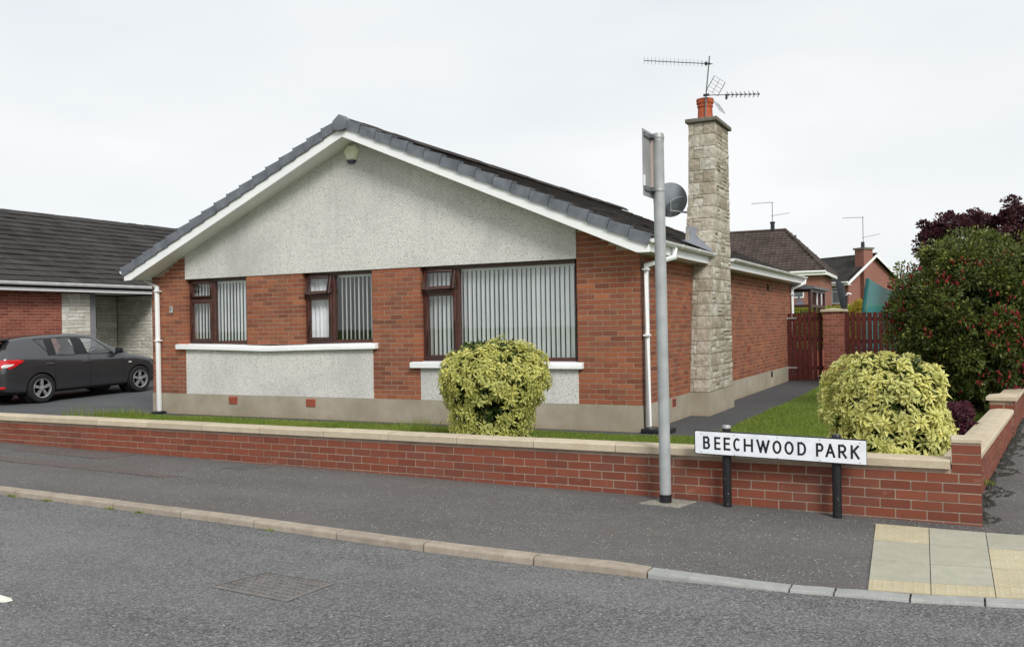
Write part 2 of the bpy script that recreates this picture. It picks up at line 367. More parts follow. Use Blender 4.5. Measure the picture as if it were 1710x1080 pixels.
# side footpath beyond the corner
m = MB(); rows = []
for k in range(30):
    s = k*1.0; p = SP+SW*(s-.12); z = -.062+min(s,9)*.012
    rows.append([tuple(p+SN*(-.1)+Vector((0,0,z))), tuple(p+SN*1.0+Vector((0,0,z))), tuple(p+SN*2.3+Vector((0,0,z-.02)))])
m.grid(rows); m.build('side_footpath', MT['pave'], kind='structure', origin=(0,0,0))
def wallx(y): return 3.84+(y-YW)*.0995
sheet('patio', [(-4,11.75),(6,11.75),(6,17),(-4,17)], MT['slab_g'], .0)
sheet('garden_ground', [(-60,YW+.1),(wallx(YW)-.05,YW+.1),(wallx(25)-.05,25),(wallx(25),140),(-60,140)], MT['soil'], -.012)
m = MB(); ysd = [-4.1,-2,0,.9,2,4,8,14]; zd = lambda y: .006+max(0,(y-.9))*.023
m.grid([[(-16.6,y,zd(y)),(-12,y,zd(y)),(-9.75 if y < -.4 else -9.58,y,zd(y))] for y in ysd]); m.build('driveway', MT['drive'], kind='structure', origin=(0,0,0))
m = MB(); m.add([(-9.75,-.47,.008),(-4,-.46,.008),(.55,-.47,.008),(.86,-.25,.008),(1.02,.6,.008),(1.05,7,.008),(.97,14,.008),(-.1,14,.008),(-.1,.1,.008),(-9.75,.1,.008)], [tuple(range(10))])
m.build('house_path', MT['path'], kind='structure', origin=(0,0,0))
LAWN1 = [(-9.85,-4.1),(3.82,-4.1),(wallx(-.3)-.05,-.3),(.9,-.28),(.55,-.5),(-4,-.49),(-9.7,-.5)]
LAWN2 = [(.9,-.28),(wallx(-.3)-.05,-.3),(wallx(11.3)-.05,11.3),(1.0,11.3),(1.08,7),(1.05,.6)]
m = MB(); 
for P in (LAWN1, LAWN2):
    n = len(P); m.add([(x,y,.028) for x,y in P]+[(x,y,-.01) for x,y in P], [tuple(range(n))]+[(i,(i+1)%n,n+(i+1)%n,n+i) for i in range(n)])
fix_normals(m.build('lawn', MT['lawn'], kind='structure', origin=(0,0,0)))

def patch(pts, mat, dz=.004):
    n = len(pts); m = MB(); m.add([(x,y,zpav(x,y)+dz+.0045) for x,y in pts]+[(x,y,zpav(x,y)-.02) for x,y in pts],[tuple(range(n))]+[(i,(i+1)%n,n+(i+1)%n,n+i) for i in range(n)]); return fix_normals(m.build('pavement_repair', mat, kind='structure'))
MT['repair'] = asphalt('reddish_repair', (.085,.070,.066), (.145,.122,.115), (.35,.33,.3), .03, 120, .4, .25)
MT['repair_d'] = asphalt('dark_repair', (.063,.060,.059), (.128,.122,.118), (.35,.34,.3), .05, 120, .5, .3)
patch([(-7.6,-5.10),(-6.4,-5.12),(-5.2,-5.16),(-3.55,-5.20),(-3.35,-5.08),(-4.3,-4.98),(-5.3,-4.95),(-6.6,-4.93),(-7.6,-4.92)], MT['repair'])
patch([(-6.9,-4.34),(-4.95,-4.34),(-5.15,-4.66),(-6.9,-4.62)], MT['repair'])
patch([(-3.05,-4.36),(-2.75,-4.36),(-3.0,-4.60),(-3.3,-4.60)], MT['repair_d'])
# kerb
kb = thing('kerb', (0,-6.2,ZR), kind='structure')
jx = [-4.483-.915*k for k in range(28,0,-1)]+[-4.483,-3.926,-2.99,-2.09,-1.21,-.312,.516,1.409,2.208]
def kerbstone(x0, x1, mat, nm):
    m = MB(); g = .006; n = 3; secs = []
    for k in range(n+1):
        x = x0+g+(x1-x0-2*g)*k/n; y = lerpt(x,YK); z = lerpt(x,ZK)+random.uniform(-.002,.002)
        secs.append([(x,y,ZR-.06),(x,y,z+.006),(x,y-.104,z+.006),(x,y-.112,z+.001),(x,y-.117,z-.010),(x,y-.120,ZR-.06)])
    V = [p for s in secs for p in s]; q = 6
    F = [(i*q+j,i*q+(j+1)%q,(i+1)*q+(j+1)%q,(i+1)*q+j) for i in range(n) for j in range(q)]+[tuple(range(q-1,-1,-1)), tuple(n*q+j for j in range(q))]
    m.add(V,F); o = m.build(nm, mat, kb); fix_normals(o)
for a,b in zip(jx, jx[1:]): kerbstone(a, b, MT['kerb'], 'kerb_stone')
for a,b in zip([2.208,3.076,3.326,3.734,4.117,4.5,4.95,5.4,5.85,6.3], [3.076,3.326,3.734,4.117,4.5,4.95,5.4,5.85,6.3,6.7]): kerbstone(a, b, MT['kerb2'], 'kerb_stone')

# tactile paving at the crossing point
tp = thing('crossing_paving', (3.9,-5.3,-.08), kind='structure')
cols = [(3.40,3.50),(3.772,3.84),(4.150,4.175),(4.53,4.52),(4.92,4.88)]
rowsT = [0,.30,.61,.87,1.0]
pat = ['yggy','gggy','gyyy','ygyy']
for ci in range(4):
    for ri in range(4):
        def P(c, r):
            (xa,xb) = cols[c]; t = rowsT[r]
            x = xa+(xb-xa)*t; ytop = -4.50+.02*(c); yb = lerpt(xb,YK)+.004
            return x, ytop+(yb-ytop)*t
        if ci == 2: pass
        q = [P(ci,ri),P(ci+1,ri),P(ci+1,ri+1),P(ci,ri+1)]
        cx = sum(p[0] for p in q)/4; cy = sum(p[1] for p in q)/4
        q = [(cx+(x-cx)*.986, cy+(y-cy)*.984) for x,y in q]
        m = MB(); top = [(x,y,zpav(x,y)+.010) for x,y in q]; bot = [(x,y,zpav(x,y)-.03) for x,y in q]
        m.add(top+bot, [(3,2,1,0),(0,1,5,4),(1,2,6,5),(2,3,7,6),(3,0,4,7)])
        y_ = pat[ci][ri] == 'y'
        if y_:
            for a in range(6):
                for b in range(4):
                    s_ = (a+.5)/6; t_ = (b+.5)/4
                    px = (q[0][0]*(1-s_)+q[1][0]*s_)*(1-t_)+(q[3][0]*(1-s_)+q[2][0]*s_)*t_
                    py = (q[0][1]*(1-s_)+q[1][1]*s_)*(1-t_)+(q[3][1]*(1-s_)+q[2][1]*s_)*t_
                    pz = zpav(px,py)+.010
                    m.add([(px+.013*math.cos(k*math.pi/3),py+.013*math.sin(k*math.pi/3),pz) for k in range(6)]+[(px+.008*math.cos(k*math.pi/3),py+.008*math.sin(k*math.pi/3),pz+.004) for k in range(6)],
                          [(k,(k+1)%6,6+(k+1)%6,6+k) for k in range(6)]+[tuple(range(6,12))])
        fix_normals(m.build('paving_slab', MT['slab_y' if y_ else 'slab_g'], tp))

# manhole cover in the road and the white dash
mh = thing('access_cover', (0,-7.4,ZR), 'rectangular rusty iron access cover set in the road', 'manhole cover')
A = np.array([(-.345,-7.60),(.29,-7.64),(.315,-7.23),(-.26,-7.215)]); A = np.array(CAM[:2])+(A-np.array(CAM[:2]))*.974
def bil(s,t): return (A[0]*(1-s)+A[1]*s)*(1-t)+(A[3]*(1-s)+A[2]*s)*t
m = MB(); n = 4
def ring(o): c0 = A.mean(0); return [tuple(c0+(p-c0)*o) for p in A]
o1, o2, o3 = ring(1.08), ring(1.0), ring(.985)
m.add([(x,y,ZR+.004) for x,y in o1]+[(x,y,ZR+.006) for x,y in o2], [(i,(i+1)%4,4+(i+1)%4,4+i) for i in range(4)]); m.build('frame', MT['iron'], mh)
m = MB(); m.add([(x,y,ZR+.004) for x,y in o3], [(0,1,2,3)])
for i in range(13):
    for j in range(7):
        p = bil((i+.7)/13.4,(j+.7)/7.4); a = .3 if (i+j)%2 else -.3
        m.obox((p[0],p[1],ZR+.006),(.028,.013,.008),rotz(a+ (math.pi/2 if (i+j)%2 else 0)))
m.build('cover_plate', MT['iron'], mh)
m = MB(); m.add([(CAM.x+(x-CAM.x)*.966,CAM.y+(y-CAM.y)*.966,ZR+.004) for x,y in ((-3.3,-8.16),(-1.50,-8.37),(-1.42,-8.395),(-1.345,-8.36),(-1.335,-8.315),(-1.40,-8.285),(-3.3,-8.055))],[tuple(range(7))])
m.build('road_marking', MT['paint'], kind='structure')

# ------------------------------------------------------------------ brick laying
BL, BD, BH, JT = .213, .1025, .063, .012
_bm = {}
def brick_mesh(mat):
    if mat.name not in _bm:
        b = MB().obox((0,0,0),(BL,BD,BH)); me = bpy.data.meshes.new('brick'); me.from_pydata([tuple(v) for v in b.v],[],b.f); me.materials.append(mat); _bm[mat.name] = me
    return _bm[mat.name]
def courses(u0, u1, z0, z1, off=0.0, top=None, alt0=0.0, alt1=0.0, parity=0):
    """running bond between u0 and u1; alt0/alt1: inset of the first/last brick on every second course"""
    out = []; k = 0; z = z0
    while z+BH <= z1+.012:
        a = u0+(alt0 if (k+parity)%2 else 0); b = u1-(alt1 if (k+parity)%2 else 0)
        u = u0-(BL+JT)*2+off+((BL+JT)/2 if k%2 else 0); row = []
        while u < b:
            s, e = max(u,a), min(u+BL,b)
            if e-s > .001: row.append([s,e])
            u += BL+JT
        if row and row[0][0]-a > .001: row[0][0] = a if row[0][0]-a < .06 else row[0][0]
        if len(row) > 1 and row[0][1]-row[0][0] < .075: row[1][0] = row[0][0]; row.pop(0)
        if row and b-row[-1][1] > .001: row[-1][1] = b
        if len(row) > 1 and row[-1][1]-row[-1][0] < .075: row[-2][1] = row[-1][1]; row.pop()
        for s,e in row:
            if top is None or (z+BH < top(s)+.05 and z+BH < top(e)+.05): out.append(((s+e)/2, z+BH/2, e-s))
        z += BH+JT; k += 1
    return out
def field(lst, o, d, n, c):                     # o origin, d direction, n outward normal -> (pos, angle, length)
    o = Vector(o); d = Vector(d); n = Vector(n)
    for (u,z,l) in c:
        p = o+d*u-n*(BD/2-random.uniform(0,.0025)); lst.append((Vector((p.x,p.y,z)), math.atan2(d.y,d.x), l))
def lay(lst, mat, parent, limit=300, restname='brickwork'):
    lst.sort(key=lambda b: (b[0]-CAM).length)
    me = brick_mesh(mat)
    for (p,a,l) in lst[:limit]:
        o = link(bpy.data.objects.new('brick', me)); o.parent = parent; o.location = p-WO[parent.name]
        o.rotation_euler = (0,0,a); o.scale = (l/BL,1,1)
    if len(lst) > limit:
        m = MB()
        for (p,a,l) in lst[limit:]: m.obox(p,(l,BD,BH),rotz(a),random.random()*.999+.001)
        m.build(restname, mat, parent, kind='stuff')

# ------------------------------------------------------------------ garden wall
gw = thing('garden_wall', (0,YW,-.05), 'low red brick garden wall with buff copings, turning the street corner', 'wall')
mo = MT['mortar_wall']
m = MB(); m.box((-12.5,YW+.005,-.15),(3.93,YW+.21,.3675)); m.box((3.93,YW+.004,-.15),(4.13,YW+.21,.563))
m.build('mortar_core', mo, gw)
def srot(u,dep,z): p = SP+SW*u-SN*dep; return (p.x,p.y,z)
def sbox(m, u0,u1,d0,d1,z0,z1):
    m.add([srot(u0,d0,z0),srot(u1,d0,z0),srot(u1,d1,z0),srot(u0,d1,z0),srot(u0,d0,z1),srot(u1,d0,z1),srot(u1,d1,z1),srot(u0,d1,z1)],[(0,3,2,1),(4,5,6,7),(0,1,5,4),(1,2,6,5),(2,3,7,6),(3,0,4,7)])
m = MB(); sbox(m,.12,5.40,.005,.21,-.15,.306); sbox(m,5.32,5.74,-.012,.25,-.15,.465); sbox(m,5.7,22,.005,.21,-.15,.40)
fix_normals(m.build('mortar_core', mo, gw))
L1 = []
z0 = .34-7*.075
field(L1, (0,YW,0), (1,0,0), (0,-1,0), courses(-12.5,4.133,z0,.335,.06,alt1=.0))
field(L1, (0,YW,0), (1,0,0), (0,-1,0), courses(3.932,4.133,.34,.555,.06))
field(L1, (3.932,0,0), (0,-1,0), (-1,0,0), [(-(YW+.16),.34+.075*k+.0325,.09) for k in range(3)])
field(L1, SP, SW, SN, courses(.108,5.31,z0-.035,.306,.0,alt0=0))
field(L1, SP+SN*.02, SW, SN, courses(5.32,5.74,z0-.025,.465,.0))
field(L1, SP, SW, SN, courses(5.75,16,z0-.02,.40,.0))
field(L1, SP+SW*5.32, -SN, -SW, courses(-.015,.25,.275,.465,.0))
lay(L1, MT['brick_wall'], gw)
cj = [-12.5+.9*k for k in range(7)]+[-6.6,-5.7,-4.8,-3.9,-3.02,-2.12,-1.28,-.46,.38,1.20,2.1,3.0,3.925]
for a,b in zip(cj, cj[1:]):
    zj = random.uniform(-.003,.003)
    m = MB(); m.prism([(a+.004,YW-.035,.369),(a+.004,YW+.25,.369),(a+.004,YW+.25,.43+zj),(a+.004,YW+.12,.442+zj),(a+.004,YW-.02,.438+zj),(a+.004,YW-.035,.428+zj)],(b-a-.008,0,0))
    fix_normals(m.build('coping_stone', MT['coping'], gw))
m = MB(); m.box((3.925,YW-.006,.566),(4.139,YW+.235,.603)); bevel(m.build('coping_stone', MT['coping'], gw), .006, 1)
for a,b in ((.24,1.2),(1.2,2.2),(2.2,3.2),(3.2,4.25),(4.25,5.29)):
    m = MB(); pr = [(-.022,.310),(.245,.310),(.245,.352),(.16,.368),(.05,.368),(-.008,.360),(-.022,.348)]
    V0 = [srot(a+.004,d,z) for d,z in pr]; V1 = [srot(b-.004,d,z) for d,z in pr]; q = len(pr)
    m.add(V0+V1, [tuple(range(q)),tuple(range(2*q-1,q-1,-1))]+[(i,(i+1)%q,q+(i+1)%q,q+i) for i in range(q)])
    fix_normals(m.build('coping_stone', MT['coping'], gw))
m = MB()
a,b = 5.28,5.79; c0 = srot((a+b)/2,.12,.545)
q = [srot(a,-.05,.468),srot(b,-.05,.468),srot(b,.29,.468),srot(a,.29,.468)]; q2 = [(x,y,.51) for x,y,z in q]
m.add(q+q2+[c0],[(0,1,2,3),(0,1,5,4),(1,2,6,5),(2,3,7,6),(3,0,4,7),(4,5,8),(5,6,8),(6,7,8),(7,4,8)]); fix_normals(m.build('pillar_cap', MT['coping'], gw))
for a,b in ((5.80,6.8),(6.8,7.8),(7.8,8.8),(8.8,9.8),(9.8,10.8),(10.8,11.8)):
    m = MB(); sbox(m,a+.004,b-.004,-.022,.24,.404,.455); bevel(fix_normals(m.build('coping_stone', MT['coping'], gw)),.01,1)
# dark moss and grit piled along the foot of the side wall
m = MB()
for k in range(900):
    u = random.uniform(.02,7.5); w_ = .14*abs(math.sin(u*3.1)+.6*math.sin(u*7.7))+.03; d = -random.uniform(.0,w_); s_ = random.uniform(.008,.028)
    z_ = -.062+min(u+.12,9)*.012; p = Vector(srot(u,d,z_)); hh = s_*random.uniform(.5,1.1)*(1.6 if d > -.03 else 1); q = random.uniform(0,6.28)
    V_ = [p+Vector((s_*math.cos(q+a)*random.uniform(.7,1.3),s_*math.sin(q+a)*random.uniform(.7,1.3),0)) for a in (0,1.26,2.5,3.77,5.0)]+[p+Vector((0,0,hh))]
    m.add(V_,[(i,(i+1)%5,5) for i in range(5)])
m.build('moss_and_grit', simple('dark_grit', (.040,.040,.034), .95, .5, 40, bump=1), kind='stuff', label='dark moss and loose grit along the side wall foot')
# ------------------------------------------------------------------ the bungalow
HL, HD, HP, ZH = 9.6, 12.0, .38, 2.48
RX = -4.8; TAN = .43
zt = lambda x: 4.865-TAN*abs(x-RX)
zb = lambda x: 4.59-TAN*abs(x-RX)
HB = thing('bungalow', (RX,HD/2,0), 'corner bungalow of red brick and pebble dash with stone chimney', 'house')
fw = thing('front_wall', (RX,0,0)); fw.parent = HB; fw.location = Vector((RX,0,0))-WO[HB.name]
sw_ = thing('side_wall', (0,HD/2,0)); sw_.parent = HB; sw_.location = Vector((0,HD/2,0))-WO[HB.name]
W1 = (-8.715,-7.255,1.285,ZH); W2 = (-5.985,-4.555,1.285,ZH); W3 = (-3.62,-.952,.985,ZH)
PIERS = [(-HL,-8.72,HP,None),(-7.25,-5.99,1.27,ZH),(-4.55,-3.625,HP,ZH),(-.947,0,HP,None)]
for (a,b,z0,z1) in PIERS:
    aa, bb = a+.005, b-.005; m = MB()
    if z1: m.box((aa,.005,z0),(bb,.25,z1))
    else:
        m.prism([(aa,.005,z0),(bb,.005,z0),(bb,.005,zb(bb)),(aa,.005,zb(aa))],(0,.245,0))
    fix_normals(m.build('mortar', MT['mortar'], fw))
LB = []
for i,(a,b,z0,z1) in enumerate(PIERS):
    off = [0.0,.04,.02,.055][i]
    c = courses(a, b, z0+.008, z1 if z1 else 3.2, off, top=(None if z1 else zb), alt1=(.1125 if i == 3 else 0), alt0=0)
    field(LB, (0,0,0), (1,0,0), (0,-1,0), c)
lay(LB, MT['brick'], fw, 210)
# side wall towards the garden
for a_,b_ in (((-.25,.25,HP),(-.005,HD,2.54)),((-HL+.005,.25,HP),(-HL+.25,HD,2.54)),((-HL+.25,HD-.25,HP),(-.25,HD-.005,2.54))):
    m = MB(); m.box(a_,b_); m.build('mortar', MT['mortar'], sw_)
LS = []
c = courses(0, HD, HP+.008, 2.53, .09, alt0=.1125, parity=1)
c = [q for q in c if not (2.75 < q[0] < 4.0)]
field(LS, (0,0,0), (0,1,0), (1,0,0), c)
lay(LS, MT['brick'], sw_, 90)
LW = []; field(LW, (-HL,0,0), (0,-1,0), (-1,0,0), courses(-HD,-.1125,HP+.008,2.53,.0)); lay(LW, MT['brick'], sw_, 0)
# plinth
m = MB(); m.box((-HL-.012,-.012,-.05),(.012,.26,HP)); m.box((-.26,.26,-.05),(.012,HD,HP)); m.box((-HL-.012,.26,-.05),(-HL+.26,HD,HP)); m.box((-HL+.26,HD-.26,-.05),(-.26,HD,HP)); m.build('plinth', MT['plinth'], HB)
# rendered panels
gx0, gx1 = -8.722, -.945
P = [(gx0,-.018,ZH-.003),(gx1,-.018,ZH-.003),(gx1,-.018,zb(gx1)+.03),(RX,-.018,zb(RX)+.03),(gx0,-.018,zb(gx0)+.03)]
m = MB(); m.prism(P,(0,.27,0)); fix_normals(m.build('gable_render', MT['dash'], fw))
m = MB(); m.box((-8.727,-.014,HP+.002),(-4.545,.25,1.25)); m.build('render_panel', MT['dash'], fw)
m = MB(); m.box((-3.63,-.014,HP+.002),(-.942,.25,.95)); m.build('render_panel', MT['dash'], fw)
# inside of the house: floor, ceiling, partitions
m = MB(); m.box((-HL+.3,.3,.30),(-.3,HD-.3,.42)); m.box((-HL+.26,.26,2.535),(-.26,HD-.3,2.56)); m.box((-HL+.3,4.2,.42),(-.3,4.3,2.54))
m.box((-6.7,.26,.42),(-6.6,4.2,2.54)); m.box((-4.1,.26,.42),(-4.0,4.2,2.54)); m.build('interior', MT['room'], HB)
# windows
def window(X0,X1,Z0,Z1, mx, tz, vent):
    wn_ = thing('window', ((X0+X1)/2,.12,Z0)); wn_.parent = HB; wn_.location = WO[wn_.name]-WO[HB.name]
    ya, yb = .075, .145; fwid = .055; br = MT['brown']
    m = MB(); m.box((X0,ya,Z0),(X0+fwid,yb,Z1)); m.box((X1-fwid,ya,Z0),(X1,yb,Z1)); m.box((X0+fwid,ya,Z1-.06),(X1-fwid,yb,Z1)); m.box((X0+fwid,ya,Z0),(X1-fwid,yb,Z0+.06))
    m.box((mx-.032,ya-.003,Z0+.06),(mx+.032,yb,Z1-.06)); m.box((X0+fwid,ya-.003,tz-.03),(mx-.032,yb,tz+.03)); bevel(m.build('frame', br, wn_), .005, 1)
    # fixed pane
    m = MB(); m.box((mx+.032,.108,Z0+.06),(X1-fwid,.114,Z1-.06)); m.build('pane', MT['glass'], wn_)
    def sash(x0,x1,z0,z1,tilt=0):
        T = Matrix.Rotation(-tilt,3,'X'); hinge = Vector((0,ya-.012,z1))
        def tr(b): 
            b.v = [tuple(hinge+T@(Vector(v)-hinge)) for v in b.v]; return b
        f = .052; m = MB(); y0,y1 = ya-.022, ya+.03
        m.box((x0,y0,z0),(x0+f,y1,z1)); m.box((x1-f,y0,z0),(x1,y1,z1)); m.box((x0+f,y0,z0),(x1-f,y1,z0+f)); m.box((x0+f,y0,z1-f),(x1-f,y1,z1)); o = tr(m).build('casement', br, wn_); bevel(o,.006,1)
        m = MB(); m.box((x0+f,ya-.002,z0+f),(x1-f,ya+.004,z1-f)); tr(m).build('pane', MT['glass'], wn_)
        return tr
    sash(X0+.045, mx-.022, Z0+.048, tz-.02)
    tr = sash(X0+.045, mx-.022, tz+.018, Z1-.045, vent)
    m = MB(); m.obox((mx-.10,ya+.06,tz+.11),(.018,.022,.10)); m.build('handle', MT['white'], wn_)
    return wn_
window(*W1, -8.115, 2.10, 0)
window(*W2, -5.40, 2.09, rad(13))
window(*W3, -2.985, 2.085, rad(15))
# sills
def sill(pts, zt_, name='window_sill'):
    m = MB(); secs = [[(x,.09,z-.09),(x,-.085,z-.098),(x,-.09,z-.02),(x,-.082,z-.012),(x,.09,z+.006)] for x,z in pts]; q = 5
    V = [p for s in secs for p in s]; n = len(secs)-1
    m.add(V, [(i*q+j,i*q+(j+1)%q,(i+1)*q+(j+1)%q,(i+1)*q+j) for i in range(n) for j in range(q)]+[tuple(range(q)), tuple(n*q+j for j in range(q))])
    return bevel(fix_normals(m.build(name, MT['sill'], HB)), .004, 1, 40)
sill([(-8.92,1.298),(-7.8,1.278),(-6.74,1.252),(-5.6,1.272),(-4.445,1.288)], 0)
sill([(-3.79,.985),(-.86,.985)], 0)
# air bricks
def airbrick(c, n):
    m = MB(); w_, h_ = .2, .135
    if n == 'f':
        x,z = c
        m.box((x-w_/2,-.016,z-h_/2),(x+w_/2,.02,z+h_/2)); o = m.build('air_brick', MT['air_brick'], HB)
        m = MB()
        for k in range(4): m.box((x-w_/2+.008,-.030,z-h_/2+.012+k*.032),(x+w_/2-.008,-.0165,z-h_/2+.03+k*.032))
        a = m.build('louvre', MT['air_brick'], o)
    else:
        y,z,mt = c
        m.box((-.02,y-w_/2,z-h_/2),(.0155,y+w_/2,z+h_/2)); o = m.build('air_brick', mt, HB); m = MB()
        for k in range(3): m.box((.0158,y-w_/2+.02,z-h_/2+.02+k*.036),(.019,y+w_/2-.02,z-h_/2+.038+k*.036))
        m.build('louvre', MT['dark'], o)
airbrick((-7.59,.288),'f'); airbrick((-5.84,.282),'f')
airbrick((1.5,.30,MT['air_brick']),'s'); airbrick((9.26,.30,MT['dark']),'s'); airbrick((9.02,2.30,MT['dark']),'s'); airbrick((6.9,.98,MT['air_brick']),'s')

# ---- roof
RF = thing('roof', (RX,HD/2,2.5)); RF.parent = HB; RF.location = WO['roof']-WO[HB.name]
YF, YBk = -.42, HD+.3
for (ya_,yb_,e) in ((YF+.05,2.93,.25),(2.93,4.05,-.12),(4.05,YBk,.25)):
    el = .25; m = MB()
    prof = [(e,zt(e)-.055),(RX,zt(RX)-.055),(2*RX-el,zt(2*RX-el)-.055),(2*RX-el,zt(2*RX-el)-.14),(RX,zt(RX)-.14),(e,zt(e)-.14)]
    m.prism([(x,ya_,z) for x,z in prof],(0,yb_-ya_,0)); fix_normals(m.build('deck', MT['dark'], RF))
def tiles(mb, E, a, s, n, length, rows, gauge, wid, thick=.022, clip=None, lift=.02, jit=.0, roll=False):
    E = Vector(E); a = Vector(a).normalized(); s = Vector(s).normalized(); n = Vector(n).normalized()
    cnt = int(length/wid)
    for i in range(rows):
        for j in range(cnt):
            u0 = j*wid+.003; u1 = u0+wid-.006; v0 = i*gauge; v1 = v0+gauge+.06
            if clip and not clip((u0+u1)/2, v0): continue
            dz = random.uniform(-jit,jit)
            P = []
            for (u,v,h) in ((u0,v0,lift),(u1,v0,lift),(u1,v1,0),(u0,v1,0)): P.append(E+a*u+s*v+n*(h+dz))
            T = [p+n*thick for p in P]; r = random.random()*.999+.001
            if roll:
                k0 = [E+a*(u0+(u1-u0)*t)+s*v0+n*(lift+thick+hh) for t,hh in ((0,.03),(.3,0),(.6,0),(1,.035))]
                k1 = [E+a*(u0+(u1-u0)*t)+s*v1+n*(thick+hh) for t,hh in ((0,.03),(.3,0),(.6,0),(1,.035))]
                mb.add(k0+k1+P[:2], [(q,q+1,q+5,q+4) for q in range(3)]+[(8,9,3,2,1,0)], r)
            else:
                mb.add(P+T, [(4,5,6,7),(0,1,5,4),(1,2,6,5),(3,0,4,7)], r)
th = math.atan(TAN); sl = 5.13/math.cos(th)
m = MB(); tiles(m, (.335,YF+.06,zt(.335)-.05), (0,1,0), (-math.cos(th),0,math.sin(th)), (math.sin(th),0,math.cos(th)), YBk-YF-.06, 17, .318, .30, jit=.004, clip=lambda u,v: not (v < .62 and 2.95 < u+YF+.06 < 4.12))
m.build('roof_tiles', MT['tile'], RF, kind='stuff')
m = MB(); tiles(m, (2*RX-.335,YF+.06,zt(.335)-.05), (0,1,0), (math.cos(th),0,math.sin(th)), (-math.sin(th),0,math.cos(th)), YBk-YF-.06, 17, .318, .30, jit=.004)
m.build('roof_tiles', MT['tile'], RF, kind='stuff')
# ridge tiles and end cap
yy = YF+.12
while yy < YBk:
    m = MB(); z = zt(RX)+.045; dz = random.uniform(-.006,.006)
    pr = [(-.17,-.10),(-.10,-.035),(0,.012),(.10,-.035),(.17,-.10),(.15,-.12),(0,-.03),(-.15,-.12)]
    m.prism([(RX+x,yy,z+h+dz) for x,h in pr],(0,.44,0)); fix_normals(m.build('ridge_tile', MT['tile'], RF)); yy += .45
m = MB(); cx, cz = RX-.0, zt(RX)-.03
hexa = [(-.135,.0),(-.12,-.135),(-.06,-.155),(.06,-.155),(.12,-.135),(.135,.0),(0,.105)]
m.prism([(cx+x,YF-.055,cz+h) for x,h in hexa],(0,.2,0)); bevel(fix_normals(m.build('ridge_end_cap', MT['verge'], RF)), .008, 2)
# verge units, one by one
def verge(side):
    d = Vector((side*math.cos(th),0,-math.sin(th))); nn = Vector((side*math.sin(th),0,math.cos(th)))
    N = 17; st = .10; step = (sl-.02-st)/N
    for k in range(N):
        ln = step-.008; tilt = .095
        o_ = Vector((RX,YF-.012,zt(RX)))+d*(st+k*step)
        d2 = (d+nn*tilt).normalized(); n2 = (nn-d*tilt).normalized()
        m = MB(); base = o_+n2*(-.006)
        def q(a,b,y): return base+d2*a+n2*b+Vector((0,y,0))
        # outer cheek
        V = [q(0,.03,0),q(ln,.03,0),q(ln,-.125,0),q(0,-.115,0)]; V2 = [v+Vector((0,.018,0)) for v in V]
        m.add(V+V2,[(0,1,2,3),(7,6,5,4),(0,4,5,1),(1,5,6,2),(2,6,7,3),(3,7,4,0)])
        # top return
        V = [q(0,.03,.018),q(ln,.03,.018),q(ln,.03,.15),q(0,.03,.15)]; V2 = [v-n2*.02 for v in V]
        m.add(V+V2,[(0,1,2,3),(7,6,5,4),(0,4,5,1),(1,5,6,2),(2,6,7,3),(3,7,4,0)])
        # thick lower nib
        V = [q(ln-.022,.034,-.010),q(ln,.034,-.010),q(ln,-.128,-.010),q(ln-.022,-.128,-.010)]; V2 = [v+Vector((0,.02,0)) for v in V]
        m.add(V+V2,[(0,1,2,3),(7,6,5,4),(0,4,5,1),(1,5,6,2),(2,6,7,3),(3,7,4,0)])
        fix_normals(m.build('verge_tile', MT['verge'], RF))
verge(1); verge(-1)
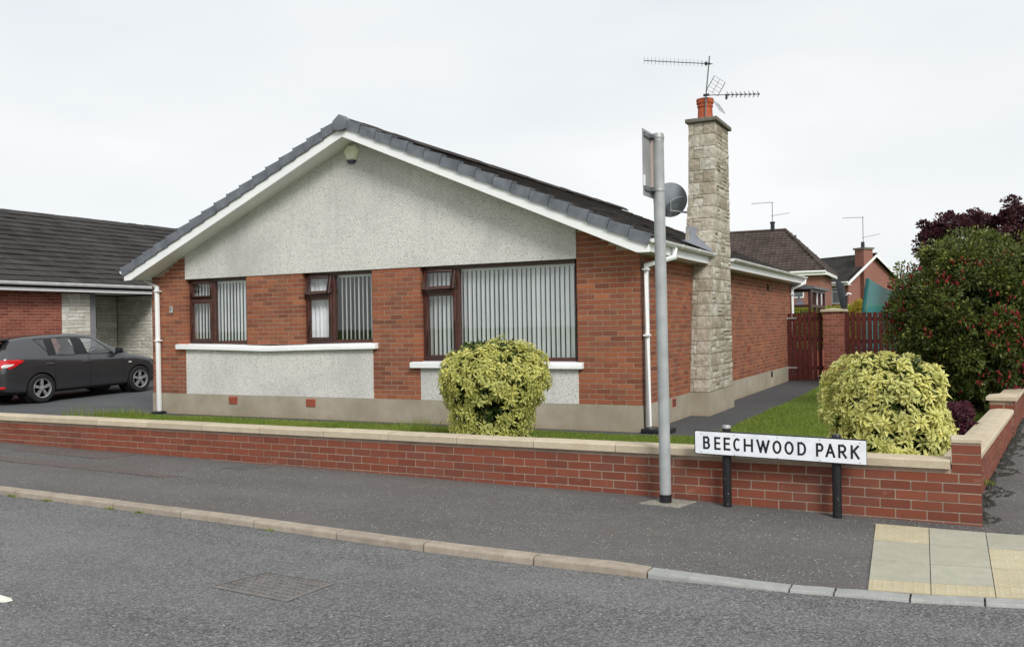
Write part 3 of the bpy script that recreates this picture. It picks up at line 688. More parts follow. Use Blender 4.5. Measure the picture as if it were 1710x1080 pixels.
# barge boards, soffits, fascias
YB0 = -.40
for sgn in (1,-1):
    xe = .275 if sgn > 0 else 2*RX-.275; xk = .10 if sgn > 0 else 2*RX-.10
    P = [(RX,YB0,zb(RX)),(xk,YB0,zb(xk)),(xe,YB0,zb(xk)-.005),(xe,YB0,zt(xe)-.10),(RX,YB0,zt(RX)-.10)]
    m = MB(); m.prism(P,(0,.025,0)); bevel(fix_normals(m.build('barge_board', MT['white'], RF)),.004,1)
    P = [(RX,YB0+.025,zb(RX)+.012),(xk,YB0+.025,zb(xk)+.012),(xk,YB0+.025,zb(xk)+.03),(RX,YB0+.025,zb(RX)+.03)]
    m = MB(); m.prism(P,(0,.405,0)); fix_normals(m.build('soffit', MT['white'], RF))
    zl = 2.492
    xw = 0 if sgn > 0 else -HL
    segs = ((YB0+.025,2.80),(4.13,YBk)) if sgn > 0 else ((YB0+.025,YBk),)
    for (ya,yb) in segs:
        m = MB(); m.box((min(xe-.022*sgn,xe),ya,zl),(max(xe-.022*sgn,xe),yb,zt(xe)-.045)); m.build('fascia', MT['white'], RF)
        m = MB(); m.box((min(xe-.022*sgn,xw),max(ya,.0),zl+.01),(max(xe-.022*sgn,xw),yb,zl+.025)); m.build('soffit', MT['white'], RF)
        gx = xe+.058*sgn; gz = zt(xe)-.022
        m = MB(); pr = []
        for k in range(9):
            a = math.pi+math.pi*k/8; pr.append((gx+.056*math.cos(a), gz+.056*math.sin(a)))
        for k in range(9):
            a = 2*math.pi-math.pi*k/8; pr.append((gx+.051*math.cos(a), gz+.051*math.sin(a)))
        n = len(pr); y0, y1 = ya-.03 if ya < 0 else ya-.0, yb+.05
        m.add([(x,y0,z) for x,z in pr]+[(x,y1,z) for x,z in pr],[(i,(i+1)%n,n+(i+1)%n,n+i) for i in range(n)])
        m.add([(x,y0,z) for x,z in pr[:9]],[tuple(range(9))]); m.add([(x,y1,z) for x,z in pr[:9]],[tuple(range(9))])
        g_ = m.build('gutter', MT['gutter'], RF, smooth=30); fix_normals(g_)
        k_ = ya+.3
        while k_ < yb:
            m = MB(); pr2 = [(gx+.060*math.cos(math.pi+math.pi*k/8), gz+.060*math.sin(math.pi+math.pi*k/8)) for k in range(9)]
            m.prism([(x,k_,z) for x,z in pr2]+[(gx+.060,k_,gz+.004),(gx-.060,k_,gz+.004)],(0,.022,0)); m.build('gutter_bracket', MT['white'], g_); k_ += .92
# downpipes (square section)
def pipe(path, name='downpipe', s=.034):
    m = MB(); path = [Vector(p) for p in path]
    m.tube(path, s*1.41, 4); o = m.build(name, MT['white'], HB); return o
def sqpipe(path, w_=.068):
    m = MB(); P = [Vector(p) for p in path]; V = []
    for i,p in enumerate(P):
        t = ((P[i+1]-p) if i == 0 else (p-P[i-1]) if i == len(P)-1 else ((P[i+1]-p).normalized()+(p-P[i-1]).normalized())).normalized()
        side = Vector((0,1,0)) if abs(t.y) < .3 else Vector((1,0,0))
        a = side-t*side.dot(t); a.normalize(); b = t.cross(a)
        k = 1.0 if i in (0,len(P)-1) else 1.12
        V += [p+(a*sx+b*sy)*w_/2 for sx,sy in ((-1,-1),(1,-1),(1,1),(-1,1))]
    n = len(P); m.add(V,[(i*4+j,i*4+(j+1)%4,(i+1)*4+(j+1)%4,(i+1)*4+j) for i in range(n-1) for j in range(4)]+[(3,2,1,0),tuple((n-1)*4+j for j in range(4))])
    return bevel(fix_normals(m.build('downpipe', MT['white'], HB)),.008,2)
def clip_(p, x):
    m = MB(); m.obox(p,(.11,.11,.022) ); return m
dp = sqpipe([(.335,.60,2.60),(.335,.58,2.47),(.07,.10,2.34),(.07,.08,.08)])
for z in (2.27,1.35): 
    m = MB(); m.box((.02,.03,z),(.112,.132,z+.022)); m.build('pipe_bracket', MT['white'], dp)
m = MB(); m.box((.02,-.13,.0),(.42,.22,.075)); bevel(m.build('gully_cover', MT['black'], HB),.012,2)
dp2 = sqpipe([(.335,12.2,2.60),(.335,12.18,2.50),(.07,11.88,2.36),(.07,11.86,.1)])
m = MB(); m.box((.02,11.81,2.2),(.112,11.91,2.222)); m.build('pipe_bracket', MT['white'], dp2)
dp = sqpipe([(-9.97,.20,2.62),(-9.96,.15,2.52),(-9.40,-.065,2.35),(-9.385,-.065,.04)])
for z in (2.27,1.35): 
    m = MB(); m.box((-9.44,-.115,z),(-9.33,-.014,z+.022)); m.build('pipe_bracket', MT['white'], dp)
m = MB(); m.lathe([(.13,0),(.14,.04),(.09,.05)],(-9.36,-.1,.005),n=10); m.build('gully', MT['black'], HB)
# dark cable beside the corner
m = MB(); m.tube([(.022,.03,2.45),(.02,.02,1.9),(.024,.035,1.2),(.02,.03,.5),(.022,.05,.06)],.007,6); m.build('cable', MT['black'], HB)

# ---- chimney
CH = thing('chimney', (.1,3.5,0)); CH.parent = HB; CH.location = WO['chimney']-WO[HB.name]
YC = [(0,2.40),(.39,2.43),(2.4,2.70),(3.2,2.92),(3.6,3.03),(4.93,3.12)]
yc = lambda z: lerpt(z, YC); YCB = lambda z: lerpt(z,[(0,4.14),(.4,4.09),(4.93,4.07)]); CX = .31
m = MB(); m.add([(-.02,yc(0),-.05),(CX+.012,yc(0),-.05),(CX+.012,YCB(0)+.02,-.05),(-.02,YCB(0)+.02,-.05),(-.02,yc(.39)-.01,.39),(CX+.012,yc(.39)-.01,.39),(CX+.012,YCB(.39)+.02,.39),(-.02,YCB(.39)+.02,.39)],
      [(0,3,2,1),(4,5,6,7),(0,1,5,4),(1,2,6,5),(2,3,7,6),(3,0,4,7)]); m.build('chimney_base', MT['plinth'], CH)
m = MB(); zs = [.39,1.4,2.4,3.2,3.6,4.93]
rows = []
for z in zs:
    xl = -.135; i_ = .022
    rows.append([(xl+i_,yc(z)+i_,z),(CX-i_,yc(z)+i_,z),(CX-i_,YCB(z)-i_,z),(xl+i_,YCB(z)-i_,z),(xl+i_,yc(z)+i_,z)])
m.grid(rows); m.add(rows[-1][:4],[(0,1,2,3)]); fix_normals(m.build('mortar_core', MT['stone_joint'], CH))
def rockface(m, P00,P10,P11,P01, nrm, depth=.06, proud=.022, nx=4, nz=3):
    P00,P10,P11,P01 = map(Vector,(P00,P10,P11,P01)); nrm = Vector(nrm); rows = []
    for j in range(nz+1):
        r_ = []
        for i in range(nx+1):
            s,t = i/nx, j/nz; p = (P00*(1-s)+P10*s)*(1-t)+(P01*(1-s)+P11*s)*t
            edge = (i in (0,nx)) or (j in (0,nz)); h = random.uniform(.0,.005) if edge else random.uniform(.35,1)*proud
            r_.append(p+nrm*h)
        rows.append(r_)
    m.grid(rows); bk = [P00-nrm*depth,P10-nrm*depth,P11-nrm*depth,P01-nrm*depth]
    fr = [rows[0],[r[-1] for r in rows],rows[-1][::-1],[r[0] for r in rows][::-1]]
    for k in range(4):
        e = fr[k]; m.add(list(e)+[bk[(k+1)%4],bk[k]],[tuple(range(len(e)+2))])
def stoneobj(P, nrm, mat, parent, name='stone', **kw):
    m = MB(); rockface(m,*P,nrm,**kw); o = m.build(name, mat, parent); fix_normals(o); smooth_mesh(o.data, 28); return o
z = .395; k = 0; ch = (4.93-.395)/22
while k < 22:
    za, zb_ = z+.004, z+ch-.004
    # front face (towards the street); above the roof it runs back to x=-.135
    xl = -.135
    if k%2 == 0: cuts = [xl,.06,CX]
    else: cuts = [xl,-.045,.115 if z > 2.9 else .095,CX]
    for a,b in zip(cuts,cuts[1:]):
        if z < 2.6 and b <= .0: continue
        if z < 2.6: a = max(a,.0)
        top_half = (k%2 == 1 and a > -.1 and b < .2)
        zz = [(za,zb_)] if not top_half else [(za,za+.135),(za+.143,zb_)]
        for (q0,q1) in zz:
            stoneobj([(a+.003,yc(q0),q0),(b-.003,yc(q0),q0),(b-.003,yc(q1),q1),(a+.003,yc(q1),q1)],(0,-1,0),MT['stone'],CH,proud=.014)
    # side face: irregular coursed
    y = yc(z)+.004; first = True
    while y < YCB(z)-.05:
        ln = random.choice((.17,.24,.3,.4)) if not first else random.choice((.14,.26))
        e = min(y+ln, YCB(z)); 
        if YCB(z)-e < .1: e = YCB(z)
        def sp(y0_,y1_,a_,b_,dx=0):
            ya0 = y0_ if y0_ > yc(z)+.01 else yc(a_); ya1 = y0_ if y0_ > yc(z)+.01 else yc(b_)
            stoneobj([(CX,ya0,a_),(CX,y1_-.005,a_),(CX,y1_-.005,b_),(CX,ya1,b_)],(1,0,0),MT['stone'],CH,proud=random.uniform(.012,.03))
        r_ = random.random()
        if r_ < .45 or first: sp(y,e,za,zb_)
        elif r_ < .8: h = za+(zb_-za)*random.choice((.35,.5,.65)); sp(y,e,za,h-.004); sp(y,e,h+.004,zb_)
        else: h1 = za+(zb_-za)*.33; h2 = za+(zb_-za)*.66; sp(y,e,za,h1-.004); sp(y,e,h1+.004,h2-.004); sp(y,e,h2+.004,zb_)
        y = e; first = False
    # left face above the roof (towards the ridge)
    if z > 2.6:
        for (a,b) in ((yc(z),yc(z)+.42),(yc(z)+.42,YCB(z))):
            stoneobj([(-.135,b-.003,za),(-.135,a+.003,za),(-.135,a+.003,zb_),(-.135,b-.003,zb_)],(-1,0,0),MT['stone'],CH,proud=.014)
    z += ch; k += 1
m = MB(); m.box((-.185,3.06,4.93),(.365,4.13,5.0)); bevel(m.build('chimney_cap', MT['cap'], CH),.012,2)
m = MB(); m.lathe([(.142,0),(.135,.05),(.122,.28),(.135,.285),(.138,.31),(.13,.315),(.132,.36),(.152,.40),(.150,.43),(.115,.43),(.11,.30)],(.03,3.6,5.0),n=28)
pot = m.build('chimney_pot', MT['terracotta'], CH, smooth=35)
m = MB()
for k in range(22):
    a = 2*math.pi*k/22; m.obox((.03+.141*math.cos(a),3.6+.141*math.sin(a),5.372),(.012,.022,.05),rotz(a))
m.build('pot_collar_rim', MT['terracotta'], pot)
# lead flashing at the foot of the stack
def ff(x,z,o=.014): return (x, yc(z)-o, z)
m = MB(); A_ = [(-.15,2.90),(-.15,3.0),(-.15,3.15),(-.05,3.14),(.04,3.13),(.04,2.98),(.13,2.90),(.22,2.82),(.31,2.74),(.31,2.66)]
m.add([ff(x,z) for x,z in A_]+[ff(x,z,-.01) for x,z in A_],[tuple(range(10))]+[(i,(i+1)%10,10+(i+1)%10,10+i) for i in range(10)]); fix_normals(m.build('lead_flashing', MT['lead'], CH))
m = MB(); m.add([(-.19,2.72,zt(-.19)+.035),(.36,2.58,zt(.36)+.03),(.36,2.86,zt(.36)+.035),(-.19,2.93,zt(-.19)+.04)],[(0,1,2,3)]); m.add([(-.19,2.72,zt(-.19)+.02),(.36,2.58,zt(.36)+.015),(.36,2.86,zt(.36)+.02),(-.19,2.93,zt(-.19)+.025)],[(3,2,1,0)]); m.build('lead_apron', MT['lead'], CH)

# ------------------------------------------------------------------ things on and in the bungalow
AB = thing('alarm_box', (-4.87,-.018,4.23), 'cream six-sided burglar alarm box under the gable peak', 'alarm box')
hx = [(-.085,.135),(.085,.135),(.15,.03),(.075,-.12),(-.075,-.12),(-.15,.03)]; cc = (-4.89,4.395)
m = MB(); A_ = [(cc[0]+x*1.06,-.02,cc[1]+z_) for x,z_ in hx]; B_ = [(cc[0]+x*.72,-.085,cc[1]+z_*.8) for x,z_ in hx]; B0 = [(cc[0]+x*1.06,-.045,cc[1]+z_) for x,z_ in hx]
m.add(A_+B0+B_,[(i,(i+1)%6,6+(i+1)%6,6+i) for i in range(6)]+[(6+i,6+(i+1)%6,12+(i+1)%6,12+i) for i in range(6)]+[tuple(range(12,18))]); bevel(fix_normals(m.build('cover', MT['cream'], AB)),.006,2)
m = MB(); m.prism([(cc[0]-.08,-.02,cc[1]-.118),(cc[0]+.08,-.02,cc[1]-.118),(cc[0]+.05,-.02,cc[1]-.165),(cc[0]-.05,-.02,cc[1]-.165)],(0,-.05,0)); fix_normals(m.build('strobe_lens', MT['blue_dark'], AB))
# number plaque
PQ = thing('number_plaque', (-9.10,-.004,1.88), 'small pale house number plaque on the brick pier', 'plaque')
m = MB(); m.box((-9.135,-.016,1.875),(-9.065,-.002,1.995)); m.build('plate', simple('plaque_pale',(.40,.46,.42),.5,.1,9), PQ)
m = MB(); m.tube([(-9.10+.018*math.cos(a),-.018,1.952+.02*math.sin(a)) for a in np.linspace(.5,5.4,10)],.0045,5); m.tube([(-9.118,-.018,1.95),(-9.112,-.018,1.91),(-9.09,-.018,1.912)],.0045,5); m.build('numeral', MT['letter'], PQ)
# blinds
def blind(X0,X1,Z0,Z1,y,pitch,ang,wd,label,skip=lambda x:False):
    b = thing('vertical_blind', ((X0+X1)/2,y,Z0), label, 'blind')
    m = MB(); m.box((X0,y-.02,Z1-.04),(X1,y+.02,Z1)); m.build('head_rail', MT['white'], b)
    sm = MB(); n = 5; rows = []
    V = []
    for zz in (Z0,Z1-.04):
        V.append([(wd*(t-.5), .006*math.sin(math.pi*t), zz-Z0) for t in np.linspace(0,1,n)])
    sm.grid(V); me = bpy.data.meshes.new('slat'); me.from_pydata([tuple(v) for v in sm.v],[],sm.f); me.materials.append(MT['blind'])
    me.polygons.foreach_set('use_smooth',[True]*len(me.polygons))
    x = X0+pitch/2
    while x < X1:
        if not skip(x):
            o = link(bpy.data.objects.new('slat', me)); o.parent = b; o.location = Vector((x,y,Z0))-WO[b.name]; o.rotation_euler = (0,0,ang+random.uniform(-.05,.05))
        x += pitch
    return b
blind(-8.68,-7.29,1.33,2.43,.19,.078,rad(-25),.089,'pale vertical blind behind the window nearest the driveway')
blind(-5.34,-4.59,1.33,2.43,.19,.085,rad(-40),.089,'mostly open vertical blind in the middle front window')
blind(-3.58,-.99,1.04,2.43,.20,.0785,rad(-28),.089,'pale vertical blind in the large picture window')
def curtain(X0,X1,Z0,Z1,y,label):
    c_ = thing('net_curtain', ((X0+X1)/2,y,Z0), label, 'curtain'); m = MB(); xs = np.linspace(X0,X1,40)
    m.grid([[(x,y+.018*math.sin(x*70)+.01*math.sin(x*31),z_) for x in xs] for z_ in (Z0,Z1)]); m.build('drape', MT['curtain'], c_, smooth=180)
    m = MB(); m.tube([(X0,y,Z1),(X1,y,Z1)],.008,6); m.build('rail', MT['white'], c_)
curtain(-5.95,-5.62,1.32,2.42,.20,'white curtain drawn aside in the middle front window')
# ------------------------------------------------------------------ aerials and dish on the chimney
A1 = thing('television_aerial', (.1,3.42,5.0), 'long slim television aerial topmost above the bungalow chimney', 'aerial', 'aerials on the bungalow chimney')
m = MB(); m.tube([(.075,3.44,5.0),(.09,3.44,5.45),(.165,3.44,6.13)],.012,8); m.build('mast', MT['wire'], A1)
bA, bB = Vector((.215,3.44,5.985)), Vector((-1.03,3.5,6.245))
m = MB(); m.tube([bA,bB],.008,6); bo = m.build('boom', MT['wire'], A1)
for k in range(17):
    p = bA.lerp(bB,.09+.91*k/16); m = MB(); h = .062 if k > 1 else .05; m.tube([p-Vector((.004,0,h)),p+Vector((-.004,0,h))],.0035 if k > 1 else .007,5); m.build('element', MT['wire'], A1)
m = MB(); m.obox(bA.lerp(bB,.09),(.05,.035,.045)); m.obox(bA.lerp(bB,.045),(.03,.03,.03)); m.build('dipole_box', MT['black'], A1)
A2 = thing('television_aerial', (.15,3.42,5.4), 'shorter television aerial with grid reflector beside the chimney pot', 'aerial', 'aerials on the bungalow chimney')
cA, cB = Vector((.05,3.42,5.46)), Vector((1.0,3.38,5.345))
m = MB(); m.tube([cA,cB],.008,6); m.build('boom', MT['wire'], A2)
m = MB(); m.obox((.1,3.43,5.46),(.10,.04,.035)); m.obox((.45,3.41,5.38),(.03,.03,.09)); m.build('clamp', MT['black'], A2)
for k in range(8):
    p = cA.lerp(cB,.46+.54*k/7); m = MB()
    for s in (-1,1): m.tube([p+Vector((-.018,-.03*s,-.045)),p,p+Vector((-.018,.03*s,.05))],.0045,5)
    m.obox(p,(.03,.03,.03)); m.build('element', MT['wire'], A2)
def refl(o, a, b, n_a, n_b):
    m = MB(); o = Vector(o); a = Vector(a); b = Vector(b)
    for i in range(n_a+1): t = i/n_a; m.tube([o+a*t,o+a*t+b],.0065 if i in (0,n_a) else .004,5)
    for j in range(n_b+1): t = j/n_b; m.tube([o+b*t,o+b*t+a],.003,4)
    m.build('reflector_grid', MT['wire'], A2)
refl((.12,3.40,5.55), (.145,.16,-.10), (.14,-.02,.21), 2, 4)
refl((.24,3.36,5.33), (.03,.2,-.01), (.115,.0,-.19), 2, 3)
SDH = thing('satellite_dish', (-.2,3.2,3.4), 'grey satellite dish seen from behind, fixed to the chimney', 'satellite dish')
ax = Vector((-.30,.88,.36)).normalized(); ux = ax.cross(Vector((0,0,1))).normalized(); uz = ux.cross(ax).normalized(); dc = Vector((-.535,3.30,3.665))
m = MB(); rows = []
for i in range(7):
    r_ = .31*i/6
    rows.append([dc+ux*r_*.95*math.cos(a)+uz*r_*math.sin(a)+ax*(.17*r_*r_/.31) for a in np.linspace(0,2*math.pi,33)])
m.grid(rows); rim = rows[-1]; m.grid([rim,[p+ax*.012 for p in rim]]); m.grid([[p+ax*.012 for p in r_] for r_ in rows]); m.build('reflector', MT['dish'], SDH, smooth=40)
m = MB(); m.tube([dc-ax*.03-uz*.22,dc-ax*.06,dc-ax*.05+ux*.10+uz*.06,dc-ax*.04+ux*.22+uz*.07],.013,8); m.tube([dc-ax*.035-uz*.28-ux*.03,dc-ax*.035-uz*.02-ux*.03],.016,6); m.build('back_strut', MT['dish'], SDH)
m = MB(); m.tube([dc-ax*.06,dc-ax*.09-uz*.16,Vector((-.13,3.28,3.42))],.019,8); m.build('wall_bracket', MT['alu'], SDH)
m = MB(); m.tube([dc-uz*.30+ax*.03,dc-uz*.20+ax*.36],.012,6); m.tube([dc-uz*.20+ax*.34,dc-uz*.17+ax*.44],.03,8); m.build('feed_arm', MT['dish'], SDH)

# ------------------------------------------------------------------ sign post with the back of a traffic plate
PX, PY = 1.712, -4.45
zg = zpav(PX,PY)
SPT = thing('sign_post', (PX,PY,zg), 'tall grey steel post carrying a traffic plate seen edge-on', 'sign post')
m = MB(); m.tube([(PX+.004,PY,zg-.02),(PX+.004,PY,zg+.075)],.052,20); m.build('base_band', MT['black'], SPT, smooth=30)
m = MB(); m.tube([(PX+.004,PY,zg+.07),(PX-.008,PY,3.10)],.0485,24); m.build('pole', MT['galv'], SPT, smooth=30)
m = MB(); m.lathe([(.0505,0),(.0515,.06),(.046,.072),(.0,.075)],(PX-.008,PY,3.085),n=24); m.build('pole_cap', MT['alu'], SPT, smooth=30)
m = MB(); m.box((1.648,-4.715,2.60),(1.653,-4.42,3.165)); bevel(m.build('plate', MT['alu'], SPT),.002,1)
for z in (2.665,3.12):
    m = MB(); m.box((1.6535,-4.69,z-.018),(1.668,-4.45,z+.018)); m.box((1.668,-4.56,z-.012),(1.69,-4.48,z+.012)); m.build('channel', MT['wire'], SPT)
    m = MB(); m.lathe([(.0505,0),(.052,.004),(.052,.022),(.0505,.026)],(PX-.006,PY,z-.013),n=20); m.build('pole_clip', MT['alu'], SPT, smooth=30)
m = MB(); m.box((1.6532,-4.71,2.685),(1.6545,-4.66,2.775)); m.build('sticker', MT['white'], SPT)
m = MB(); m.box((1.6537,-4.515,2.69),(1.672,-4.485,3.10)); m.build('edge_strip', simple('pale_strip',(.42,.35,.32),.5,.1,6), SPT)
m = MB(); q = [(PX-.19,PY-.13),(PX+.17,PY-.16),(PX+.24,PY+.13),(PX-.08,PY+.17)]
m.add([(x,y,zpav(x,y)+.008) for x,y in q]+[(x,y,zpav(x,y)-.02) for x,y in q],[(0,1,2,3),(0,4,5,1),(1,5,6,2),(2,6,7,3),(3,7,4,0)]); fix_normals(m.build('concrete_footing', simple('footing_concrete',(.25,.235,.195),.95,.35,30,bump=.6), SPT))

# ------------------------------------------------------------------ street name sign
SG = thing('street_name_sign', (2.66,-4.40,-.03), 'white street name plate reading BEECHWOOD PARK on two black posts', 'street sign')
sy = -4.43; sdz = -.0200
zc = lambda x, h: .4145+sdz*(x-1.975)+h          # h above the lower edge
def signpoly(x0,x1,h0,h1,r,y0,y1,name,mat):
    m = MB(); pts = []
    for (cx_,cy_,a0) in ((x0+r,h0+r,180),(x1-r*.25,h0+r*.25,270),(x1-r*.25,h1-r*.25,0),(x0+r,h1-r,90)):
        rr = r if cx_ == x0+r else r*.25
        for k in range(5): a = rad(a0+k*22.5); pts.append((cx_+rr*math.cos(a), cy_+rr*math.sin(a)))
    m.prism([(x,y0,zc(x,h)) for x,h in pts],(0,y1-y0,0)); return fix_normals(m.build(name, mat, SG))
signpoly(1.970,3.338,-.004,.199,.016,sy+.004,sy+.022,'backing_board',MT['black'])
signpoly(1.978,3.336,.004,.190,.012,sy,sy+.0037,'face_plate',MT['signw'])
def ribbon(m, path, wd, y0, y1):
    P = [Vector((p[0],0,p[1])) for p in path]; n = len(P); Lf = []; Rt = []
    for i in range(n):
        t0 = (P[i]-P[i-1]).normalized() if i else (P[1]-P[0]).normalized(); t1 = (P[i+1]-P[i]).normalized() if i < n-1 else t0
        n0 = Vector((-t0.z,0,t0.x)); n1 = Vector((-t1.z,0,t1.x)); b = (n0+n1); b.normalize(); k = wd/2/max(.55,b.dot(n0))
        Lf.append(P[i]+b*k); Rt.append(P[i]-b*k)
    V = [(p.x,y,p.z) for y in (y0,y1) for pr in zip(Lf,Rt) for p in pr]; o = 2*n; F = []
    for i in range(n-1):
        a,b,c_,d = 2*i,2*i+1,2*i+3,2*i+2
        F += [(a,b,c_,d),(o+a,o+d,o+c_,o+b),(a,d,o+d,o+a),(b,o+b,o+c_,c_)]
    F += [(0,o,o+1,1),(2*n-2,2*n-1,o+2*n-1,o+2*n-2)]; m.add(V,F)
def arc(cx_,cy_,rx,ry,a0,a1,n=14): return [(cx_+rx*math.cos(rad(a)),cy_+ry*math.sin(rad(a))) for a in np.linspace(a0,a1,n)]
def glyph(ch):
    if ch == 'B': return [[(0,0),(0,1)],[(0,1),(.55,1)]+arc(.55,.765,.36,.235,90,-90,10)+[(0,.53)],[(.5,.53)]+arc(.55,.265,.45,.265,90,-90,10)+[(0,0)]]
    if ch == 'E': return [[(0,0),(0,1)],[(0,1),(.95,1)],[(0,.52),(.85,.52)],[(0,0),(1,0)]]
    if ch == 'C': return [arc(.60,.5,.60,.5,48,312,22)]
    if ch == 'H': return [[(0,0),(0,1)],[(1,0),(1,1)],[(0,.5),(1,.5)]]
    if ch == 'W': return [[(0,1),(.27,0)],[(.27,0),(.5,.92)],[(.5,.92),(.73,0)],[(.73,0),(1,1)]]
    if ch == 'O': return [arc(.5,.5,.5,.5,0,360,30)]
    if ch == 'D': return [[(0,0),(0,1)],[(0,1),(.4,1)]+arc(.4,.5,.6,.5,90,-90,16)+[(0,0)]]
    if ch == 'P': return [[(0,0),(0,1)],[(0,1),(.5,1)]+arc(.5,.72,.5,.28,90,-90,12)+[(0,.44)]]
    if ch == 'A': return [[(0,0),(.5,1)],[(.5,1),(1,0)],[(.2,.34),(.8,.34)]]
    if ch == 'R': return [[(0,0),(0,1)],[(0,1),(.5,1)]+arc(.5,.73,.42,.27,90,-90,12)+[(0,.46)],[(.42,.46),(1,0)]]
    if ch == 'K': return [[(0,0),(0,1)],[(.92,1),(0,.42)],[(.3,.6),(1,0)]]
LET = [('B',2.046,2.106),('E',2.141,2.195),('E',2.220,2.277),('C',2.300,2.358),('H',2.387,2.463),('W',2.491,2.599),('O',2.620,2.692),('O',2.715,2.788),('D',2.817,2.885),('P',2.960,3.018),('A',3.032,3.106),('R',3.128,3.193),('K',3.221,3.287)]
for i,(ch,a,b) in enumerate(LET):
    t = .0168; a += t/2; b -= t/2; h0 = .043+t/2; h1 = .151-t/2
    m = MB()
    for q,st in enumerate(glyph(ch)):
        pth = [(a+(b-a)*u, zc(a+(b-a)*u, h0+(h1-h0)*v)) for u,v in st]
        if len(pth) == 2:           # square stroke ends
            d_ = Vector(pth[1])-Vector(pth[0]); d_.normalize(); pth = [tuple(Vector(pth[0])-d_*t*.5), tuple(Vector(pth[1])+d_*t*.5)]
        ribbon(m, pth, t, sy-.0012-.00015*q, sy+.001)
    fix_normals(m.build('letter', MT['letter'], SG))
for (x,hh) in ((2.03,.018),(2.03,.17),(2.31,.012),(2.66,.012),(2.99,.014),(3.29,.018),(3.29,.172),(2.66,.178),(2.31,.176),(2.99,.178)):
    m = MB(); m.lathe([(.0045,-.003),(.004,0)],(x,sy,zc(x,hh)),axis='Y',n=8); m.build('rivet', MT['alu'], SG)
for (x,z0,z1) in ((2.228,-.03,.632),(3.105,-.05,.590)):
    m = MB(); m.tube([(x,sy+.062,zpav(x,sy)-.03),(x+.003,sy+.062,z1)],.036,16); p_ = m.build('post', MT['post_black'], SG, smooth=30)
    m = MB(); m.lathe([(.037,0),(.038,.015),(.03,.026),(.0,.028)],(x+.003,sy+.062,z1-.002),n=16); m.build('post_cap', MT['alu'] if x < 2.6 else MT['black'], p_, smooth=40)
    m = MB(); m.box((x-.05,sy+.0225,z1-.20),(x+.05,sy+.026,z1-.17)); m.build('bracket', MT['black'], SG)

# ------------------------------------------------------------------ gate, pillar, fence
YG = 11.4
def boards(T, x0, x1, zt0, zt1, pitch, bw, rails):
    x = x0
    while x+bw < x1+.01:
        m = MB(); dz = random.uniform(-.004,.004); m.box((x,YG,.03+dz),(x+bw,YG+.02,zt0+(zt1-zt0)*(x-x0)/(x1-x0)+dz)); m.build('board', MT['gate'], T); x += pitch
    for z in rails:
        m = MB(); m.box((x0,YG+.021,z),(x1,YG+.065,z+.09)); m.build('rail', MT['gate'], T)
G_ = thing('garden_gate', (.45,YG,0), 'dark red boarded side gate between the bungalow and brick pillar', 'gate')
boards(G_, .015, .865, 1.715, 1.735, .1215, .100, (.30,1.02,1.52))
for z in (.33,1.58):
    m = MB(); m.box((.0,YG-.008,z),(.24,YG-.001,z+.035)); m.tube([(.01,YG-.012,z-.02),(.01,YG-.012,z+.055)],.012,8); m.build('strap_hinge', MT['alu'], G_)
F_ = thing('board_fence', (2.8,YG,0), 'dark red vertical board fence beyond the pillar, behind the flowering shrub', 'fence')
boards(F_, 1.385, 5.4, 1.705, 1.70, .128, .106, (.30,.95,1.50))
GP = thing('gate_pillar', (1.125,YG,0), 'square brick gate pillar with flat stone cap', 'pillar')
px0, px1 = .885, 1.368; py0, py1 = YG-.12, YG+.36; wd = px1-px0
m = MB(); m.box((px0+.006,py0+.006,-.03),(px1-.006,py1-.006,1.735)); m.build('mortar_core', MT['mortar'], GP)
LP_ = []
for k in range(23):
    z = .008+k*.075+.0325
    ln = wd-BD-JT; cuts = ((.0,ln*.5-.005),(ln*.5+.005,ln))
    for (o_,d_,n_) in (((px0,py0),(1,0),(0,-1)),((px1,py0),(0,1),(1,0)),((px1,py1),(-1,0),(0,1)),((px0,py1),(0,-1),(-1,0))):
        for (a,b) in (cuts if k%2 else ((0,BL),(BL+JT,ln))):
            s = 0 if k%2 == 0 else BD+JT
            u = (a+b)/2+s; p = Vector((*o_,0))+Vector((*d_,0))*u-Vector((*n_,0))*(BD/2); LP_.append((Vector((p.x,p.y,z)),math.atan2(d_[1],d_[0]),b-a))
lay(LP_, MT['brick_far'], GP, 300)
m = MB(); m.box((px0-.05,py0-.05,1.74),(px1+.05,py1+.05,1.795)); m.add([(px0-.03,py0-.03,1.795),(px1+.03,py0-.03,1.795),(px1+.03,py1+.03,1.795),(px0-.03,py1+.03,1.795),((px0+px1)/2,(py0+py1)/2,1.83)],[(0,1,4),(1,2,4),(2,3,4),(3,0,4)]); m.build('pillar_cap', MT['coping'], GP)
# ------------------------------------------------------------------ foliage
def leafmat(name, stops, trans=.25, rough=.55, edge=None, spec=.35):
    m = NT(name); c = m.ramp(m.rnd(), stops)
    if edge:
        a = m.n('ShaderNodeAttribute'); a.attribute_name = 'edge'
        f = m.math('MULTIPLY', m.math('POWER', a.outputs['Fac'], .8), .95); c = m.mix(f, c, edge)
        c = m.mix(m.ramp(m.noise(2.6,3), [(.50,(0,0,0)),(.74,(.25,)*3)]), c, (.20,.26,.03))
    m.done(c, rough, spec=spec)
    tr = m.n('ShaderNodeBsdfTranslucent'); m.l(c, tr.inputs[0]); mx = m.n('ShaderNodeMixShader'); mx.inputs[0].default_value = trans
    m.l(m.b.outputs[0], mx.inputs[1]); m.l(tr.outputs[0], mx.inputs[2]); m.l(mx.outputs[0], m.out.inputs[0]); return m.m
def unit(a): return a/np.maximum(1e-9, np.linalg.norm(a, axis=-1, keepdims=True))
